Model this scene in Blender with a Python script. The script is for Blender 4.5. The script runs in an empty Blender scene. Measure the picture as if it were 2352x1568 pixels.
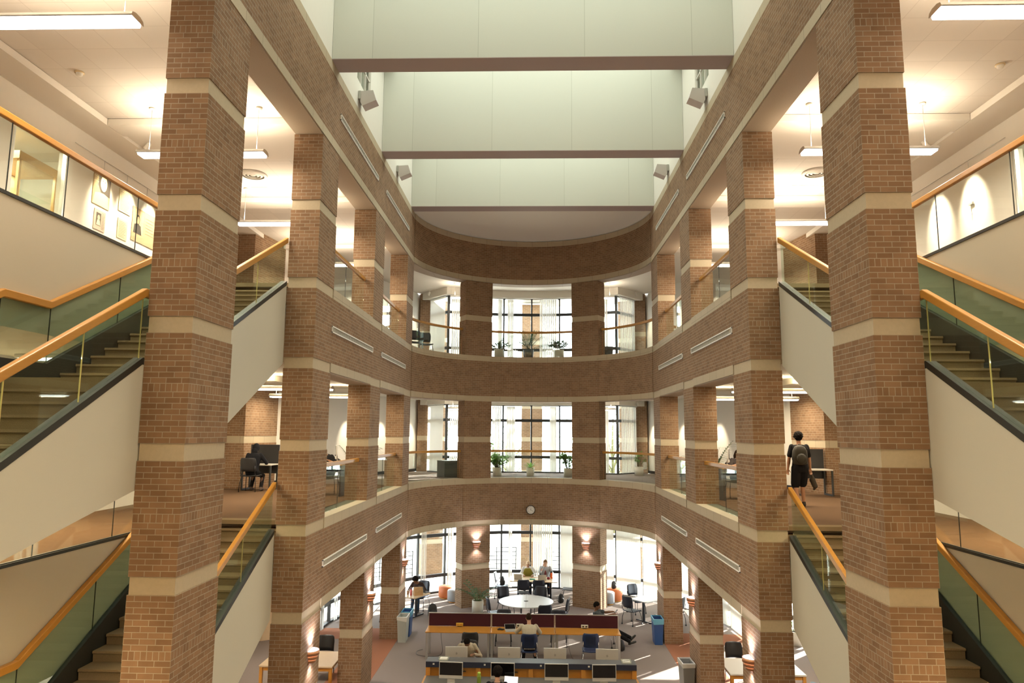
import bpy, bmesh, math, random
from mathutils import Vector, Matrix, Quaternion
random.seed(7)
sc = bpy.context.scene
col = sc.collection
PI = math.pi
# ---------------------------------------------------------------- camera
F_PX, YAW, PITCH, ROLL = 1606.95, -.03119, .12962, .00759
def cam_axes():
    c, s = math.cos, math.sin
    f = Vector((s(YAW)*c(PITCH), c(YAW)*c(PITCH), s(PITCH)))
    r = Vector((c(YAW), -s(YAW), 0)); u = r.cross(f)
    return c(ROLL)*r+s(ROLL)*u, -s(ROLL)*r+c(ROLL)*u, f
_r, _u, _f = cam_axes()
cam = bpy.data.objects.new('camera', bpy.data.cameras.new('camera')); col.objects.link(cam)
CAM = Vector((.0695, 0, 6.252))
cam.matrix_world = Matrix(((_r.x, _u.x, -_f.x, CAM.x), (_r.y, _u.y, -_f.y, CAM.y), (_r.z, _u.z, -_f.z, CAM.z), (0, 0, 0, 1)))
cam.data.sensor_width = 36; cam.data.lens = F_PX/2352*36; cam.data.clip_start = .05; cam.data.clip_end = 500
sc.camera = cam
# ---------------------------------------------------------------- exposure, world, sun, skylight
sc.view_settings.view_transform = 'Standard'; sc.view_settings.look = 'None'
sc.view_settings.exposure = 0.92; sc.view_settings.gamma = 1.0
sc.view_settings.use_curve_mapping = False
cy_ = sc.cycles
cy_.use_denoising = True; cy_.max_bounces = 8; cy_.diffuse_bounces = 4; cy_.glossy_bounces = 4
cy_.transmission_bounces = 6; cy_.transparent_max_bounces = 20; cy_.sample_clamp_indirect = 6.0
cy_.caustics_reflective = False; cy_.caustics_refractive = False
w = bpy.data.worlds.new('sky'); sc.world = w; w.use_nodes = True
nt = w.node_tree; bg = nt.nodes['Background']
bg.inputs[0].default_value = (.86, .93, 1.0, 1); bg.inputs[1].default_value = 6.3
SUN_AZ, SUN_EL = math.radians(47), math.radians(21)
sun = bpy.data.objects.new('sun', bpy.data.lights.new('sun', 'SUN')); col.objects.link(sun)
sun.data.energy = 26; sun.data.angle = math.radians(.6); sun.data.color = (1, .93, .84)
_d = Vector((math.sin(SUN_AZ)*math.cos(SUN_EL), math.cos(SUN_AZ)*math.cos(SUN_EL), math.sin(SUN_EL)))
sun.rotation_euler = _d.to_track_quat('Z', 'Y').to_euler(); sun.location = _d*40
def area_light(name, loc, size, power, color, direction=(0, 0, -1), portal=False, spread=PI):
    L = bpy.data.lights.new(name, 'AREA'); L.shape = 'RECTANGLE'; L.size, L.size_y = size; L.energy = power; L.color = color
    L.spread = spread
    if portal: L.cycles.is_portal = True
    o = bpy.data.objects.new(name, L); col.objects.link(o); o.location = loc
    o.rotation_euler = Vector(direction).to_track_quat('-Z', 'Y').to_euler()
    return o
SKYLIGHT_W = 180
for yc in (6.5, 11.15, 15.8, 20.45):
    area_light('skylight_daylight', (0, yc, 17.25), (7.6, 3.9), SKYLIGHT_W, (.95, 1.0, .88))
# ---------------------------------------------------------------- shape helpers
class MB:
    def __init__(self): self.v = []; self.f = []; self.uv = []; self.sm = []
    def face(self, pts, uv=None, smooth=False):
        b = len(self.v); self.v += [tuple(p) for p in pts]; self.f.append(tuple(range(b, b+len(pts)))); self.uv.append(uv); self.sm.append(smooth); return self
    def idx(self, vs, fs, smooth=True, uvs=None):
        b = len(self.v); self.v += [tuple(p) for p in vs]
        for i, q in enumerate(fs):
            self.f.append(tuple(b+k for k in q)); self.uv.append(uvs[i] if uvs else None); self.sm.append(smooth)
        return self
    def box(self, x0, x1, y0, y1, z0, z1):
        if x1 < x0: x0, x1 = x1, x0
        if y1 < y0: y0, y1 = y1, y0
        P = [(x, y, z) for z in (z0, z1) for y in (y0, y1) for x in (x0, x1)]
        return self.idx(P, [(0, 2, 3, 1), (4, 5, 7, 6), (0, 1, 5, 4), (2, 6, 7, 3), (0, 4, 6, 2), (1, 3, 7, 5)], False)
    def prism(self, poly, axis, a, b):
        A = sum(poly[i][0]*poly[(i+1) % len(poly)][1]-poly[(i+1) % len(poly)][0]*poly[i][1] for i in range(len(poly)))
        if A < 0: poly = poly[::-1]
        if axis == 'z': m = lambda p, t: (p[0], p[1], t)
        elif axis == 'x': m = lambda p, t: (t, p[0], p[1])
        else: m = lambda p, t: (p[1], t, p[0])
        if a > b: a, b = b, a
        n = len(poly); V = [m(p, a) for p in poly]+[m(p, b) for p in poly]
        return self.idx(V, [tuple(range(n-1, -1, -1)), tuple(range(n, 2*n))]+[(i, (i+1) % n, n+(i+1) % n, n+i) for i in range(n)], False)
    def tube(self, pts, r, n=8, caps=True, smooth=True, flat=1.0):
        pts = [Vector(p) for p in pts]; k = len(pts)
        rs = r if isinstance(r, (list, tuple)) else [r]*k
        t0 = (pts[1]-pts[0]).normalized()
        a = Vector((0, 0, 1)) if abs(t0.z) < .9 else Vector((1, 0, 0))
        u = t0.cross(a).normalized(); V = []
        for i in range(k):
            if i == 0: t = t0
            elif i == k-1: t = (pts[i]-pts[i-1]).normalized()
            else: t = ((pts[i]-pts[i-1]).normalized()+(pts[i+1]-pts[i]).normalized()).normalized()
            u = (u-t*u.dot(t)).normalized(); w_ = t.cross(u)
            for j in range(n):
                an = 2*PI*j/n; V.append(pts[i]+(u*math.cos(an)+w_*math.sin(an)*flat)*rs[i])
        Fc = [(i*n+j, i*n+(j+1) % n, (i+1)*n+(j+1) % n, (i+1)*n+j) for i in range(k-1) for j in range(n)]
        if caps: Fc += [tuple(range(n-1, -1, -1)), tuple((k-1)*n+j for j in range(n))]
        return self.idx(V, Fc, smooth)
    def cyl(self, p0, p1, r0, r1=None, n=12): return self.tube([p0, p1], [r0, r0 if r1 is None else r1], n)
    def lathe(self, prof, n=20, c=(0, 0, 0), a0=0, a1=2*PI):
        full = abs(a1-a0-2*PI) < 1e-6; m = n if full else n+1; V = []
        for r, z in prof:
            for j in range(m):
                an = a0+(a1-a0)*j/n; V.append((c[0]+r*math.cos(an), c[1]+r*math.sin(an), c[2]+z))
        Fc = [(i*m+j, i*m+(j+1) % m, (i+1)*m+(j+1) % m, (i+1)*m+j) for i in range(len(prof)-1) for j in range(n)]
        return self.idx(V, Fc, True)
    def ball(self, c, r, nu=12, nv=8):
        if not isinstance(r, (tuple, list)): r = (r, r, r)
        V = [(c[0], c[1], c[2]-r[2])]
        for i in range(1, nv):
            t = PI*i/nv-PI/2
            for j in range(nu):
                a = 2*PI*j/nu; V.append((c[0]+r[0]*math.cos(t)*math.cos(a), c[1]+r[1]*math.cos(t)*math.sin(a), c[2]+r[2]*math.sin(t)))
        V.append((c[0], c[1], c[2]+r[2])); L = len(V)-1
        Fc = [(0, 1+(j+1) % nu, 1+j) for j in range(nu)]+[(L, L-nu+j, L-nu+(j+1) % nu) for j in range(nu)]
        Fc += [(1+(i-1)*nu+j, 1+(i-1)*nu+(j+1) % nu, 1+i*nu+(j+1) % nu, 1+i*nu+j) for i in range(1, nv-1) for j in range(nu)]
        return self.idx(V, Fc, True)
    def arc(self, r0, r1, a0, a1, z0, z1, n, cy=22.85, ends=True):
        """ring sector about the apse centre; angles from +Y towards +X"""
        P = lambda r, a, z: (r*math.sin(a), cy+r*math.cos(a), z)
        for i in range(n):
            a, b = a0+(a1-a0)*i/n, a0+(a1-a0)*(i+1)/n
            for r, fl in ((r0, 1), (r1, 0)):
                q = [P(r, a, z0), P(r, b, z0), P(r, b, z1), P(r, a, z1)]; uv = [(r0*a, z0), (r0*b, z0), (r0*b, z1), (r0*a, z1)]
                self.face(q[::-1] if not fl else q, uv[::-1] if not fl else uv)
            self.face([P(r0, a, z1), P(r0, b, z1), P(r1, b, z1), P(r1, a, z1)]); self.face([P(r0, a, z0), P(r1, a, z0), P(r1, b, z0), P(r0, b, z0)])
        if ends:
            self.face([P(r0, a0, z0), P(r0, a0, z1), P(r1, a0, z1), P(r1, a0, z0)]); self.face([P(r0, a1, z0), P(r1, a1, z0), P(r1, a1, z1), P(r0, a1, z1)])
        return self
    def xf(self, m, start=0):
        self.v[start:] = [tuple(m @ Vector(p)) for p in self.v[start:]]; return self
    def n(self): return len(self.v)
    def mir(self, s):
        if s < 0: self.v = [(-x, y, z) for x, y, z in self.v]; self.f = [q[::-1] for q in self.f]; self.uv = [u[::-1] if u else u for u in self.uv]
        return self
    def build(self, name, mat, parent=None, loc=None, rz=0, bevel=0, subsurf=0):
        me = bpy.data.meshes.new(name); me.from_pydata(self.v, [], self.f)
        uvl = me.uv_layers.new(name='metric'); out = []
        for p, u in zip(me.polygons, self.uv):
            if u: out += [c for q in u for c in q]; continue
            nrm = p.normal
            if abs(nrm.z) > .75:
                for vi in p.vertices: out += [self.v[vi][0], self.v[vi][1]]
            else:
                t = Vector((-nrm.y, nrm.x, 0)).normalized()
                for vi in p.vertices: q = self.v[vi]; out += [t.x*q[0]+t.y*q[1], q[2]]
        uvl.data.foreach_set('uv', out); me.polygons.foreach_set('use_smooth', self.sm)
        me.materials.append(mat); me.update()
        return link(name, me, parent, loc, rz, bevel, subsurf)
def link(name, me, parent=None, loc=None, rz=0, bevel=0, subsurf=0):
    o = bpy.data.objects.new(name, me); col.objects.link(o)
    if parent: o.parent = parent
    if loc is not None: o.location = loc
    o.rotation_euler = (0, 0, rz)
    if bevel:
        b = o.modifiers.new('bevel', 'BEVEL'); b.width = bevel; b.segments = 2; b.limit_method = 'ANGLE'
    if subsurf:
        b = o.modifiers.new('smooth', 'SUBSURF'); b.levels = subsurf; b.render_levels = subsurf
    return o
def tag(o, label=None, cat=None, group=None, kind=None):
    if label: o['label'] = label
    if cat: o['category'] = cat
    if group: o['group'] = group
    if kind: o['kind'] = kind
    return o
def empty(name, loc=(0, 0, 0), rz=0, label=None, cat=None, group=None, kind=None):
    o = bpy.data.objects.new(name, None); col.objects.link(o); o.location = loc; o.rotation_euler = (0, 0, rz); o.empty_display_size = .1
    return tag(o, label, cat, group, kind)
KIDS = {}
def kids(o): return [c for c in col.objects if c.parent == o]
def dup(root, loc, rz, label=None, group=None, cat=None):
    ks = kids(root)
    r = root.copy(); col.objects.link(r); r.location = loc; r.rotation_euler = (0, 0, rz); tag(r, label, cat, group)
    for ch in ks:
        gs = kids(ch)
        c = ch.copy(); col.objects.link(c); c.parent = r
        for g in gs:
            d = g.copy(); col.objects.link(d); d.parent = c
    return r
def struct(name, mb, mat, parent=None, label=None, bevel=0):
    o = mb.build(name, mat, parent, bevel=bevel)
    if parent is None: tag(o, label, None, None, 'structure')
    return o
# ---------------------------------------------------------------- materials
MATS = {}
def new_mat(name):
    m = bpy.data.materials.new(name); m.use_nodes = True; t = m.node_tree; b = t.nodes['Principled BSDF']; MATS[name] = m
    return m, t, b
def N(t, kind, **kw):
    n = t.nodes.new(kind)
    for k, v in kw.items(): setattr(n, k, v)
    return n
def plain(name, c, rough=.5, metal=0, spec=.5, noise=0, nscale=40, bump=0, emit=None, estr=0, coat=0):
    m, t, b = new_mat(name)
    b.inputs['Base Color'].default_value = (*c, 1); b.inputs['Roughness'].default_value = rough; b.inputs['Metallic'].default_value = metal
    b.inputs['Specular IOR Level'].default_value = spec
    if coat: b.inputs['Coat Weight'].default_value = coat
    if noise or bump:
        tc = N(t, 'ShaderNodeTexCoord'); nz = N(t, 'ShaderNodeTexNoise'); nz.inputs['Scale'].default_value = nscale; nz.inputs['Detail'].default_value = 4
        t.links.new(tc.outputs['Object'], nz.inputs['Vector'])
        if noise:
            mx = N(t, 'ShaderNodeMix', data_type='RGBA'); mx.inputs[6].default_value = (*[x*(1-noise) for x in c], 1); mx.inputs[7].default_value = (*[min(1, x*(1+noise)) for x in c], 1)
            t.links.new(nz.outputs['Fac'], mx.inputs[0]); t.links.new(mx.outputs[2], b.inputs['Base Color'])
        if bump:
            bp = N(t, 'ShaderNodeBump'); bp.inputs['Strength'].default_value = bump; bp.inputs['Distance'].default_value = .01
            t.links.new(nz.outputs['Fac'], bp.inputs['Height']); t.links.new(bp.outputs['Normal'], b.inputs['Normal'])
    if emit: b.inputs['Emission Color'].default_value = (*emit, 1); b.inputs['Emission Strength'].default_value = estr
    return m
def brick_mat():
    m, t, b = new_mat('brick')
    uv = N(t, 'ShaderNodeUVMap'); uv.uv_map = 'metric'
    sp = N(t, 'ShaderNodeSeparateXYZ'); t.links.new(uv.outputs[0], sp.inputs[0])
    def mth(op, a, bb=None, c=None):
        n = N(t, 'ShaderNodeMath', operation=op)
        for i, x in enumerate((a, bb, c)):
            if x is None: continue
            if isinstance(x, (int, float)): n.inputs[i].default_value = x
            else: t.links.new(x, n.inputs[i])
        return n.outputs[0]
    mod = mth('FLOORED_MODULO', mth('SUBTRACT', sp.outputs[1], -.203-.001+.0), 1.524)      # bands start at z = -0.203 + k*1.524
    vv = mth('SUBTRACT', mod, .203)
    H = .0677
    is_row = mth('MULTIPLY', mth('GREATER_THAN', vv, 9*H), mth('LESS_THAN', vv, 10.5*H))
    above = mth('GREATER_THAN', vv, 10.5*H)
    v2 = mth('SUBTRACT', vv, mth('MULTIPLY', above, 1.5*H))
    cell = mth('MULTIPLY', mth('FLOOR', mth('DIVIDE', mth('SUBTRACT', sp.outputs[1], -.204), 1.524)), 7.0)
    def comb(x, y):
        c = N(t, 'ShaderNodeCombineXYZ'); t.links.new(x, c.inputs[0]); t.links.new(y, c.inputs[1]); return c.outputs[0]
    def bt(vec, bw, rh, off):
        k = N(t, 'ShaderNodeTexBrick'); k.offset = off; k.inputs['Scale'].default_value = 1; k.inputs['Brick Width'].default_value = bw; k.inputs['Row Height'].default_value = rh
        k.inputs['Mortar Size'].default_value = .0046; k.inputs['Mortar Smooth'].default_value = .15; k.inputs['Bias'].default_value = 0
        k.inputs['Color1'].default_value = (.272, .166, .096, 1); k.inputs['Color2'].default_value = (.210, .125, .070, 1); k.inputs['Mortar'].default_value = (.35, .30, .225, 1)
        t.links.new(vec, k.inputs['Vector']); return k
    A = bt(comb(sp.outputs[0], mth('ADD', v2, mth('MULTIPLY', cell, 20*H))), .1887, H, .5)
    B = bt(comb(sp.outputs[0], mth('ADD', mth('SUBTRACT', vv, 9*H), 0.0)), .0708, 1.5*H, 0)
    mx = N(t, 'ShaderNodeMix', data_type='RGBA'); t.links.new(is_row, mx.inputs[0]); t.links.new(A.outputs['Color'], mx.inputs[6]); t.links.new(B.outputs['Color'], mx.inputs[7])
    nz = N(t, 'ShaderNodeTexNoise'); nz.inputs['Scale'].default_value = 3; nz.inputs['Detail'].default_value = 6; t.links.new(uv.outputs[0], nz.inputs['Vector'])
    hs = N(t, 'ShaderNodeHueSaturation'); t.links.new(mx.outputs[2], hs.inputs['Color'])
    mr = N(t, 'ShaderNodeMapRange'); mr.inputs['To Min'].default_value = .72; mr.inputs['To Max'].default_value = 1.28; t.links.new(nz.outputs['Fac'], mr.inputs['Value']); t.links.new(mr.outputs[0], hs.inputs['Value'])
    t.links.new(hs.outputs[0], b.inputs['Base Color'])
    mf = N(t, 'ShaderNodeMix'); t.links.new(is_row, mf.inputs[0]); t.links.new(A.outputs['Fac'], mf.inputs[2]); t.links.new(B.outputs['Fac'], mf.inputs[3])
    bp = N(t, 'ShaderNodeBump'); bp.inputs['Strength'].default_value = .5; bp.inputs['Distance'].default_value = .006; bp.invert = True
    t.links.new(mf.outputs[0], bp.inputs['Height']); t.links.new(bp.outputs[0], b.inputs['Normal'])
    b.inputs['Roughness'].default_value = .85; b.inputs['Specular IOR Level'].default_value = .2
    return m
def jointed(name, c, jc, bw, rh, mort, off=0, rough=.7, noise=.06, nscale=60, spec=.3, sh=0):
    m, t, b = new_mat(name)
    uv = N(t, 'ShaderNodeUVMap'); uv.uv_map = 'metric'
    k = N(t, 'ShaderNodeTexBrick'); k.offset = off; k.inputs['Scale'].default_value = 1; k.inputs['Brick Width'].default_value = bw; k.inputs['Row Height'].default_value = rh
    k.inputs['Mortar Size'].default_value = mort; k.inputs['Mortar Smooth'].default_value = .1
    k.inputs['Color1'].default_value = (*c, 1); k.inputs['Color2'].default_value = (*[x*.93 for x in c], 1); k.inputs['Mortar'].default_value = (*jc, 1)
    vm = N(t, 'ShaderNodeVectorMath', operation='ADD'); vm.inputs[1].default_value = (sh, 0, 0); t.links.new(uv.outputs[0], vm.inputs[0]); t.links.new(vm.outputs[0], k.inputs['Vector'])
    nz = N(t, 'ShaderNodeTexNoise'); nz.inputs['Scale'].default_value = nscale; nz.inputs['Detail'].default_value = 3; t.links.new(uv.outputs[0], nz.inputs['Vector'])
    mr = N(t, 'ShaderNodeMapRange'); mr.inputs['To Min'].default_value = 1-noise*2; mr.inputs['To Max'].default_value = 1+noise*2; t.links.new(nz.outputs['Fac'], mr.inputs['Value'])
    hs = N(t, 'ShaderNodeHueSaturation'); t.links.new(k.outputs['Color'], hs.inputs['Color']); t.links.new(mr.outputs[0], hs.inputs['Value'])
    t.links.new(hs.outputs[0], b.inputs['Base Color']); b.inputs['Roughness'].default_value = rough; b.inputs['Specular IOR Level'].default_value = spec
    return m
def glass_mat(name, tint, refl=1.0):
    m, t, b = new_mat(name); t.nodes.remove(b); out = t.nodes['Material Output']
    tr = N(t, 'ShaderNodeBsdfTransparent'); tr.inputs[0].default_value = (*tint, 1)
    gl = N(t, 'ShaderNodeBsdfGlossy'); gl.inputs['Roughness'].default_value = .02; gl.inputs[0].default_value = (.9, 1, .95, 1)
    fr = N(t, 'ShaderNodeLayerWeight'); fr.inputs[0].default_value = .5
    pw = N(t, 'ShaderNodeMath', operation='POWER'); pw.inputs[1].default_value = 5; t.links.new(fr.outputs['Facing'], pw.inputs[0])
    mu = N(t, 'ShaderNodeMath', operation='MULTIPLY_ADD'); mu.inputs[1].default_value = .7*refl; mu.inputs[2].default_value = .035*refl; t.links.new(pw.outputs[0], mu.inputs[0])
    mx = N(t, 'ShaderNodeMixShader'); t.links.new(mu.outputs[0], mx.inputs[0]); t.links.new(tr.outputs[0], mx.inputs[1]); t.links.new(gl.outputs[0], mx.inputs[2])
    t.links.new(mx.outputs[0], out.inputs[0]); return m
def cloth_translucent(name, c, amt=.5):
    m, t, b = new_mat(name); t.nodes.remove(b); out = t.nodes['Material Output']
    d = N(t, 'ShaderNodeBsdfDiffuse'); d.inputs[0].default_value = (*c, 1); l = N(t, 'ShaderNodeBsdfTranslucent'); l.inputs[0].default_value = (*c, 1)
    mx = N(t, 'ShaderNodeMixShader'); mx.inputs[0].default_value = amt; t.links.new(d.outputs[0], mx.inputs[1]); t.links.new(l.outputs[0], mx.inputs[2]); t.links.new(mx.outputs[0], out.inputs[0]); return m
def wood_mat(name, c1, c2, scale=6, rough=.35):
    m, t, b = new_mat(name); tc = N(t, 'ShaderNodeTexCoord'); mp = N(t, 'ShaderNodeMapping'); mp.inputs['Scale'].default_value = (1, 1, 6)
    wv = N(t, 'ShaderNodeTexNoise'); wv.inputs['Scale'].default_value = scale; wv.inputs['Detail'].default_value = 5; wv.inputs['Distortion'].default_value = 1.5
    t.links.new(tc.outputs['Object'], mp.inputs[0]); t.links.new(mp.outputs[0], wv.inputs['Vector'])
    mx = N(t, 'ShaderNodeMix', data_type='RGBA'); mx.inputs[6].default_value = (*c1, 1); mx.inputs[7].default_value = (*c2, 1)
    t.links.new(wv.outputs['Fac'], mx.inputs[0]); t.links.new(mx.outputs[2], b.inputs['Base Color']); b.inputs['Roughness'].default_value = rough; return m
def emit_mat(name, c, s):
    m, t, b = new_mat(name); b.inputs['Base Color'].default_value = (.8, .8, .8, 1); b.inputs['Emission Color'].default_value = (*c, 1); b.inputs['Emission Strength'].default_value = s; return m
BRICK = brick_mat()
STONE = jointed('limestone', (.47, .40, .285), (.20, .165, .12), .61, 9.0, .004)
STONE1 = plain('limestone_block', (.47, .40, .285), .75, spec=.25, noise=.08, nscale=25)
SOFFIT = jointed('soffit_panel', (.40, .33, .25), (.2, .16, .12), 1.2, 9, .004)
PAINT = plain('white_paint', (.74, .72, .66), .6, spec=.3, noise=.015, nscale=8)
CREAM = plain('cream_plaster', (.56, .54, .455), .65, spec=.2, noise=.03, nscale=90)
BEAMP = jointed('beam_paint', (.53, .54, .475), (.38, .39, .33), 2.14, 50, .006, rough=.6, noise=.01, sh=1.07)
PINK = plain('mauve_paint', (.42, .36, .34), .7, noise=.03, nscale=80)
TILE = jointed('ceiling_tile', (.68, .64, .58), (.52, .48, .43), .61, .61, .004, noise=.04, nscale=200)
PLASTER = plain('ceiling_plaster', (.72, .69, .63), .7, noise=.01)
CARPET = plain('grey_carpet', (.235, .195, .175), .95, spec=.1, noise=.45, nscale=260, bump=.3)
CARPET2 = plain('brown_carpet', (.125, .076, .044), .95, spec=.1, noise=.45, nscale=240, bump=.3)
REDCARPET = plain('rust_carpet', (.30, .13, .075), .95, spec=.1, noise=.35, nscale=260, bump=.3)
STEPC = plain('stair_carpet', (.20, .15, .088), .95, spec=.1, noise=.3, nscale=120, bump=.3)
BLACK = plain('black_steel', (.018, .02, .018), .4)
OAK = wood_mat('honey_oak', (.42, .19, .030), (.50, .255, .048))
OAKDARK = wood_mat('desk_oak', (.52, .22, .03), (.60, .29, .06), rough=.3)
GLASS = glass_mat('railing_glass', (.84, .91, .87))
GLASSC = glass_mat('clear_railing_glass', (.945, .965, .945))
PANE = glass_mat('window_glass', (.95, .97, .96), .7)
FRAME = plain('window_frame_paint', (.03, .033, .035), .45)
BLIND = cloth_translucent('blind_fabric', (.82, .81, .77), .45)
ALU = plain('brushed_aluminium', (.62, .63, .62), .35, metal=.8)
GRILLE = plain('grille_paint', (.84, .83, .78), .5)
GRILLED = plain('grille_dark', (.16, .15, .12), .7)
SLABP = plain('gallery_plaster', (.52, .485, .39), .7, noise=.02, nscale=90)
NAVY = plain('navy_plastic', (.016, .020, .035), .42)
BLUEP = plain('blue_plastic', (.012, .03, .10), .4)
CHAIRB = plain('charcoal_plastic', (.02, .021, .024), .45)
CHROME = plain('steel_tube', (.55, .55, .56), .25, metal=1)
DARKT = plain('dark_tube', (.03, .03, .035), .35, metal=.5)
LAMIN = plain('pale_laminate', (.62, .60, .55), .35)
LAMINW = plain('cool_white_laminate', (.60, .62, .64), .28)
LAMINT = wood_mat('maple_laminate', (.60, .45, .28), (.66, .51, .34), rough=.35)
SLATE = plain('slate_laminate', (.07, .075, .085), .3)
DESKG = plain('grey_laminate', (.15, .15, .145), .4, noise=.15, nscale=200)
MAROON = plain('maroon_fabric', (.055, .010, .018), .95, noise=.3, nscale=300)
POT = plain('white_ceramic', (.70, .69, .62), .5)
POTD = plain('dark_planter', (.03, .04, .05), .5)
SOIL = plain('potting_soil', (.04, .028, .018), .95, noise=.3)
def leaf_mat(name, c):
    m = plain(name, c, .45, noise=.3, nscale=6); t = m.node_tree; b = t.nodes['Principled BSDF']; tl = N(t, 'ShaderNodeBsdfTranslucent'); tl.inputs[0].default_value = (*[min(1, x*1.9) for x in c], 1)
    mx = N(t, 'ShaderNodeMixShader'); mx.inputs[0].default_value = .42; t.links.new(b.outputs[0], mx.inputs[1]); t.links.new(tl.outputs[0], mx.inputs[2]); t.links.new(mx.outputs[0], t.nodes['Material Output'].inputs[0]); return m
LEAF = leaf_mat('leaf_green', (.13, .27, .05))
LEAFD = leaf_mat('dark_leaf', (.035, .09, .03))
BRASS = plain('brass_edge', (.62, .50, .20), .35, metal=.8)
STEM = plain('plant_stem', (.13, .12, .05), .7)
COPPER = plain('copper_band', (.58, .30, .17), .4, metal=.8)
LAMPW = emit_mat('lamp_diffuser', (1, .97, .98), 5.0)
# ---------------------------------------------------------------- the building
M_, BD = 1.524, .203
D, CW, CD = 4.03, .566, 1.12            # half width of the void, column width and depth
Y0, BAY, CYA = 8.21, 4.6444, 22.85      # first column's near face, bay, apse centre
YE = Y0+3*BAY+CD                        # end of the straight walls
LV = (0, 4.572, 9.144)
BANDS = [z for z in (1.321, 2.845, 4.369, 5.893, 7.417, 8.941, 10.465)]
SIDE = {-1: 'left', 1: 'right'}
# floors
fl = MB(); fl.box(-9.3, 9.3, -3, 22.85, -.3, 0)
NA = 36
fl.prism([(6.95*math.sin(a), CYA+6.95*math.cos(a)) for a in [PI*(-.5+i/NA) for i in range(NA+1)]], 'z', -.3, -.0)
struct('floor', fl, CARPET)
for s in (-1, 1):
    m = MB(); m.box(4.03, 5.15, -3, 23.3, -.05, .004); m.box(5.15, 9.2, 22.1, 23.25, -.05, .004)
    struct('floor', m.mir(s), REDCARPET)
# slabs with the galleries
def outer_pt(a):
    poly = [(8.6, 20), (8.6, 22.3), (5.05, 30.75), (4.45, 30.55), (3.6, 29.5)]+[(8.25*math.sin(t), 21.92+8.25*math.cos(t)) for t in [.44-i*.044 for i in range(11)]]
    dx, dy = math.sin(abs(a)), math.cos(a)
    best = None
    for (x0, y0), (x1, y1) in zip(poly, poly[1:]):
        ex, ey = x1-x0, y1-y0; den = dx*ey-dy*ex
        if abs(den) < 1e-9: continue
        t = ((x0)*ey-(y0-CYA)*ex)/den; u = ((x0)*dy-(y0-CYA)*dx)/den
        if t > 0 and -.001 <= u <= 1.001 and (best is None or t < best): best = t
    return (math.copysign(best*dx, a), CYA+best*dy)
AST = math.acos((YE-CYA)/D)
def back_slab(z0, z1, rin, mat, name):
    m = MB(); n = 40
    for i in range(n):
        a, b = [-PI/2+PI*k/n for k in (i, i+1)]
        p = [(rin*math.sin(a), CYA+rin*math.cos(a)), (rin*math.sin(b), CYA+rin*math.cos(b)), outer_pt(b), outer_pt(a)]
        m.face([(*q, z1) for q in p][::-1]); m.face([(*q, z0) for q in p])
        m.face([(*p[0], z0), (*p[0], z1), (*p[1], z1), (*p[1], z0)])
    struct(name, m, mat)
for k, lv in ((1, LV[1]), (2, LV[2])):
    for s in (-1, 1):
        m = MB(); m.box(6.45, 9.2, -3, 22.85, lv-.02, lv); m.box(4.3, 6.45, 13.66, 22.85, lv-.02, lv); m.box(4.3, 6.45, -3, 3.75, lv-.02, lv)
        struct('floor', m.mir(s), CARPET2)
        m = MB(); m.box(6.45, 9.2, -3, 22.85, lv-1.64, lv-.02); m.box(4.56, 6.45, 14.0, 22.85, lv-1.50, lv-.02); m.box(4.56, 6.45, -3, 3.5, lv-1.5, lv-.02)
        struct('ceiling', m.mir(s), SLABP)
    back_slab(lv-.06, lv, 4.4, CARPET, 'floor'); back_slab(lv-1.50, lv-.06, 4.5, PLASTER, 'ceiling')
for z in LV[1:]:
    m = MB(); m.box(-4.3, 4.3, -3, 1.0, z-.06, z); struct('floor', m, CARPET2)
    m = MB(); m.box(-4.56, 4.56, -3, .98, z-1.5, z-.061); struct('ceiling', m, PLASTER)
m = MB(); m.box(-4.02, 4.02, -3, 1.0, 12.34, 12.6); struct('ceiling', m, PLASTER)
# top ceiling of the third level
for s in (-1, 1):
    m = MB(); m.box(4.56, 9.2, -3, 22.85, 12.34, 12.8); struct('ceiling', m.mir(s), TILE)
    m = MB(); m.box(8.35, 9.2, -3, 22.8, 12.2, 12.33)
    for yb in (Y0, Y0+BAY, Y0+2*BAY, Y0+3*BAY): m.box(4.62, 8.34, yb+.02, yb+.55, 12.2, 12.33)
    m.box(4.62, 8.34, Y0+BAY+.56, Y0+BAY+2.0, 12.26, 12.33)
    struct('trim_1', m.mir(s), PLASTER)
back_slab(12.36, 12.8, 4.5, PLASTER, 'ceiling')
# brick columns with limestone bands
ORD = ['nearest', 'second', 'third', 'farthest']
LABEL_C = {(-1, 0): 'huge brick column at the left edge of the atrium, nearest of the left row, hiding the left stairs',
           (-1, 1): 'brick column standing at the head of the left stairs, second of the left row',
           (-1, 2): 'slim brick column third in the left row, with a grey bin beyond its foot',
           (-1, 3): 'smallest and farthest brick column of the left row, where the curved wall begins on the left',
           (1, 0): 'huge brick column at the right edge of the atrium, nearest of the right row, hiding the right stairs',
           (1, 1): 'brick column next to the person with a backpack, second of the right row',
           (1, 2): 'slim brick column third in the right row, with a grey bin at its foot',
           (1, 3): 'smallest and farthest brick column of the right row, with a blue bin at its foot'}
def column(loc, rz, label, w=CW, d=CD, top=11.98):
    root = empty('brick_column', loc, rz, label, 'column', 'brick columns around the atrium')
    zs = [0]+[z for b in BANDS for z in (b, b+BD)]+[top]
    m = MB()
    for z0, z1 in zip(zs[0::2], zs[1::2]): m.box(-w/2, w/2, -d/2, d/2, z0, z1)
    m.build('brick_shaft', BRICK, root)
    for b in BANDS:
        q = MB(); q.box(-w/2+.014, w/2-.014, -d/2+.014, d/2-.014, b, b+BD); q.build('stone_band', STONE1, root)
    return root
for s in (-1, 1):
    for i in range(4): column((s*(D+CW/2), Y0+i*BAY+CD/2, 0), 0, LABEL_C[(s, i)])
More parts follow.
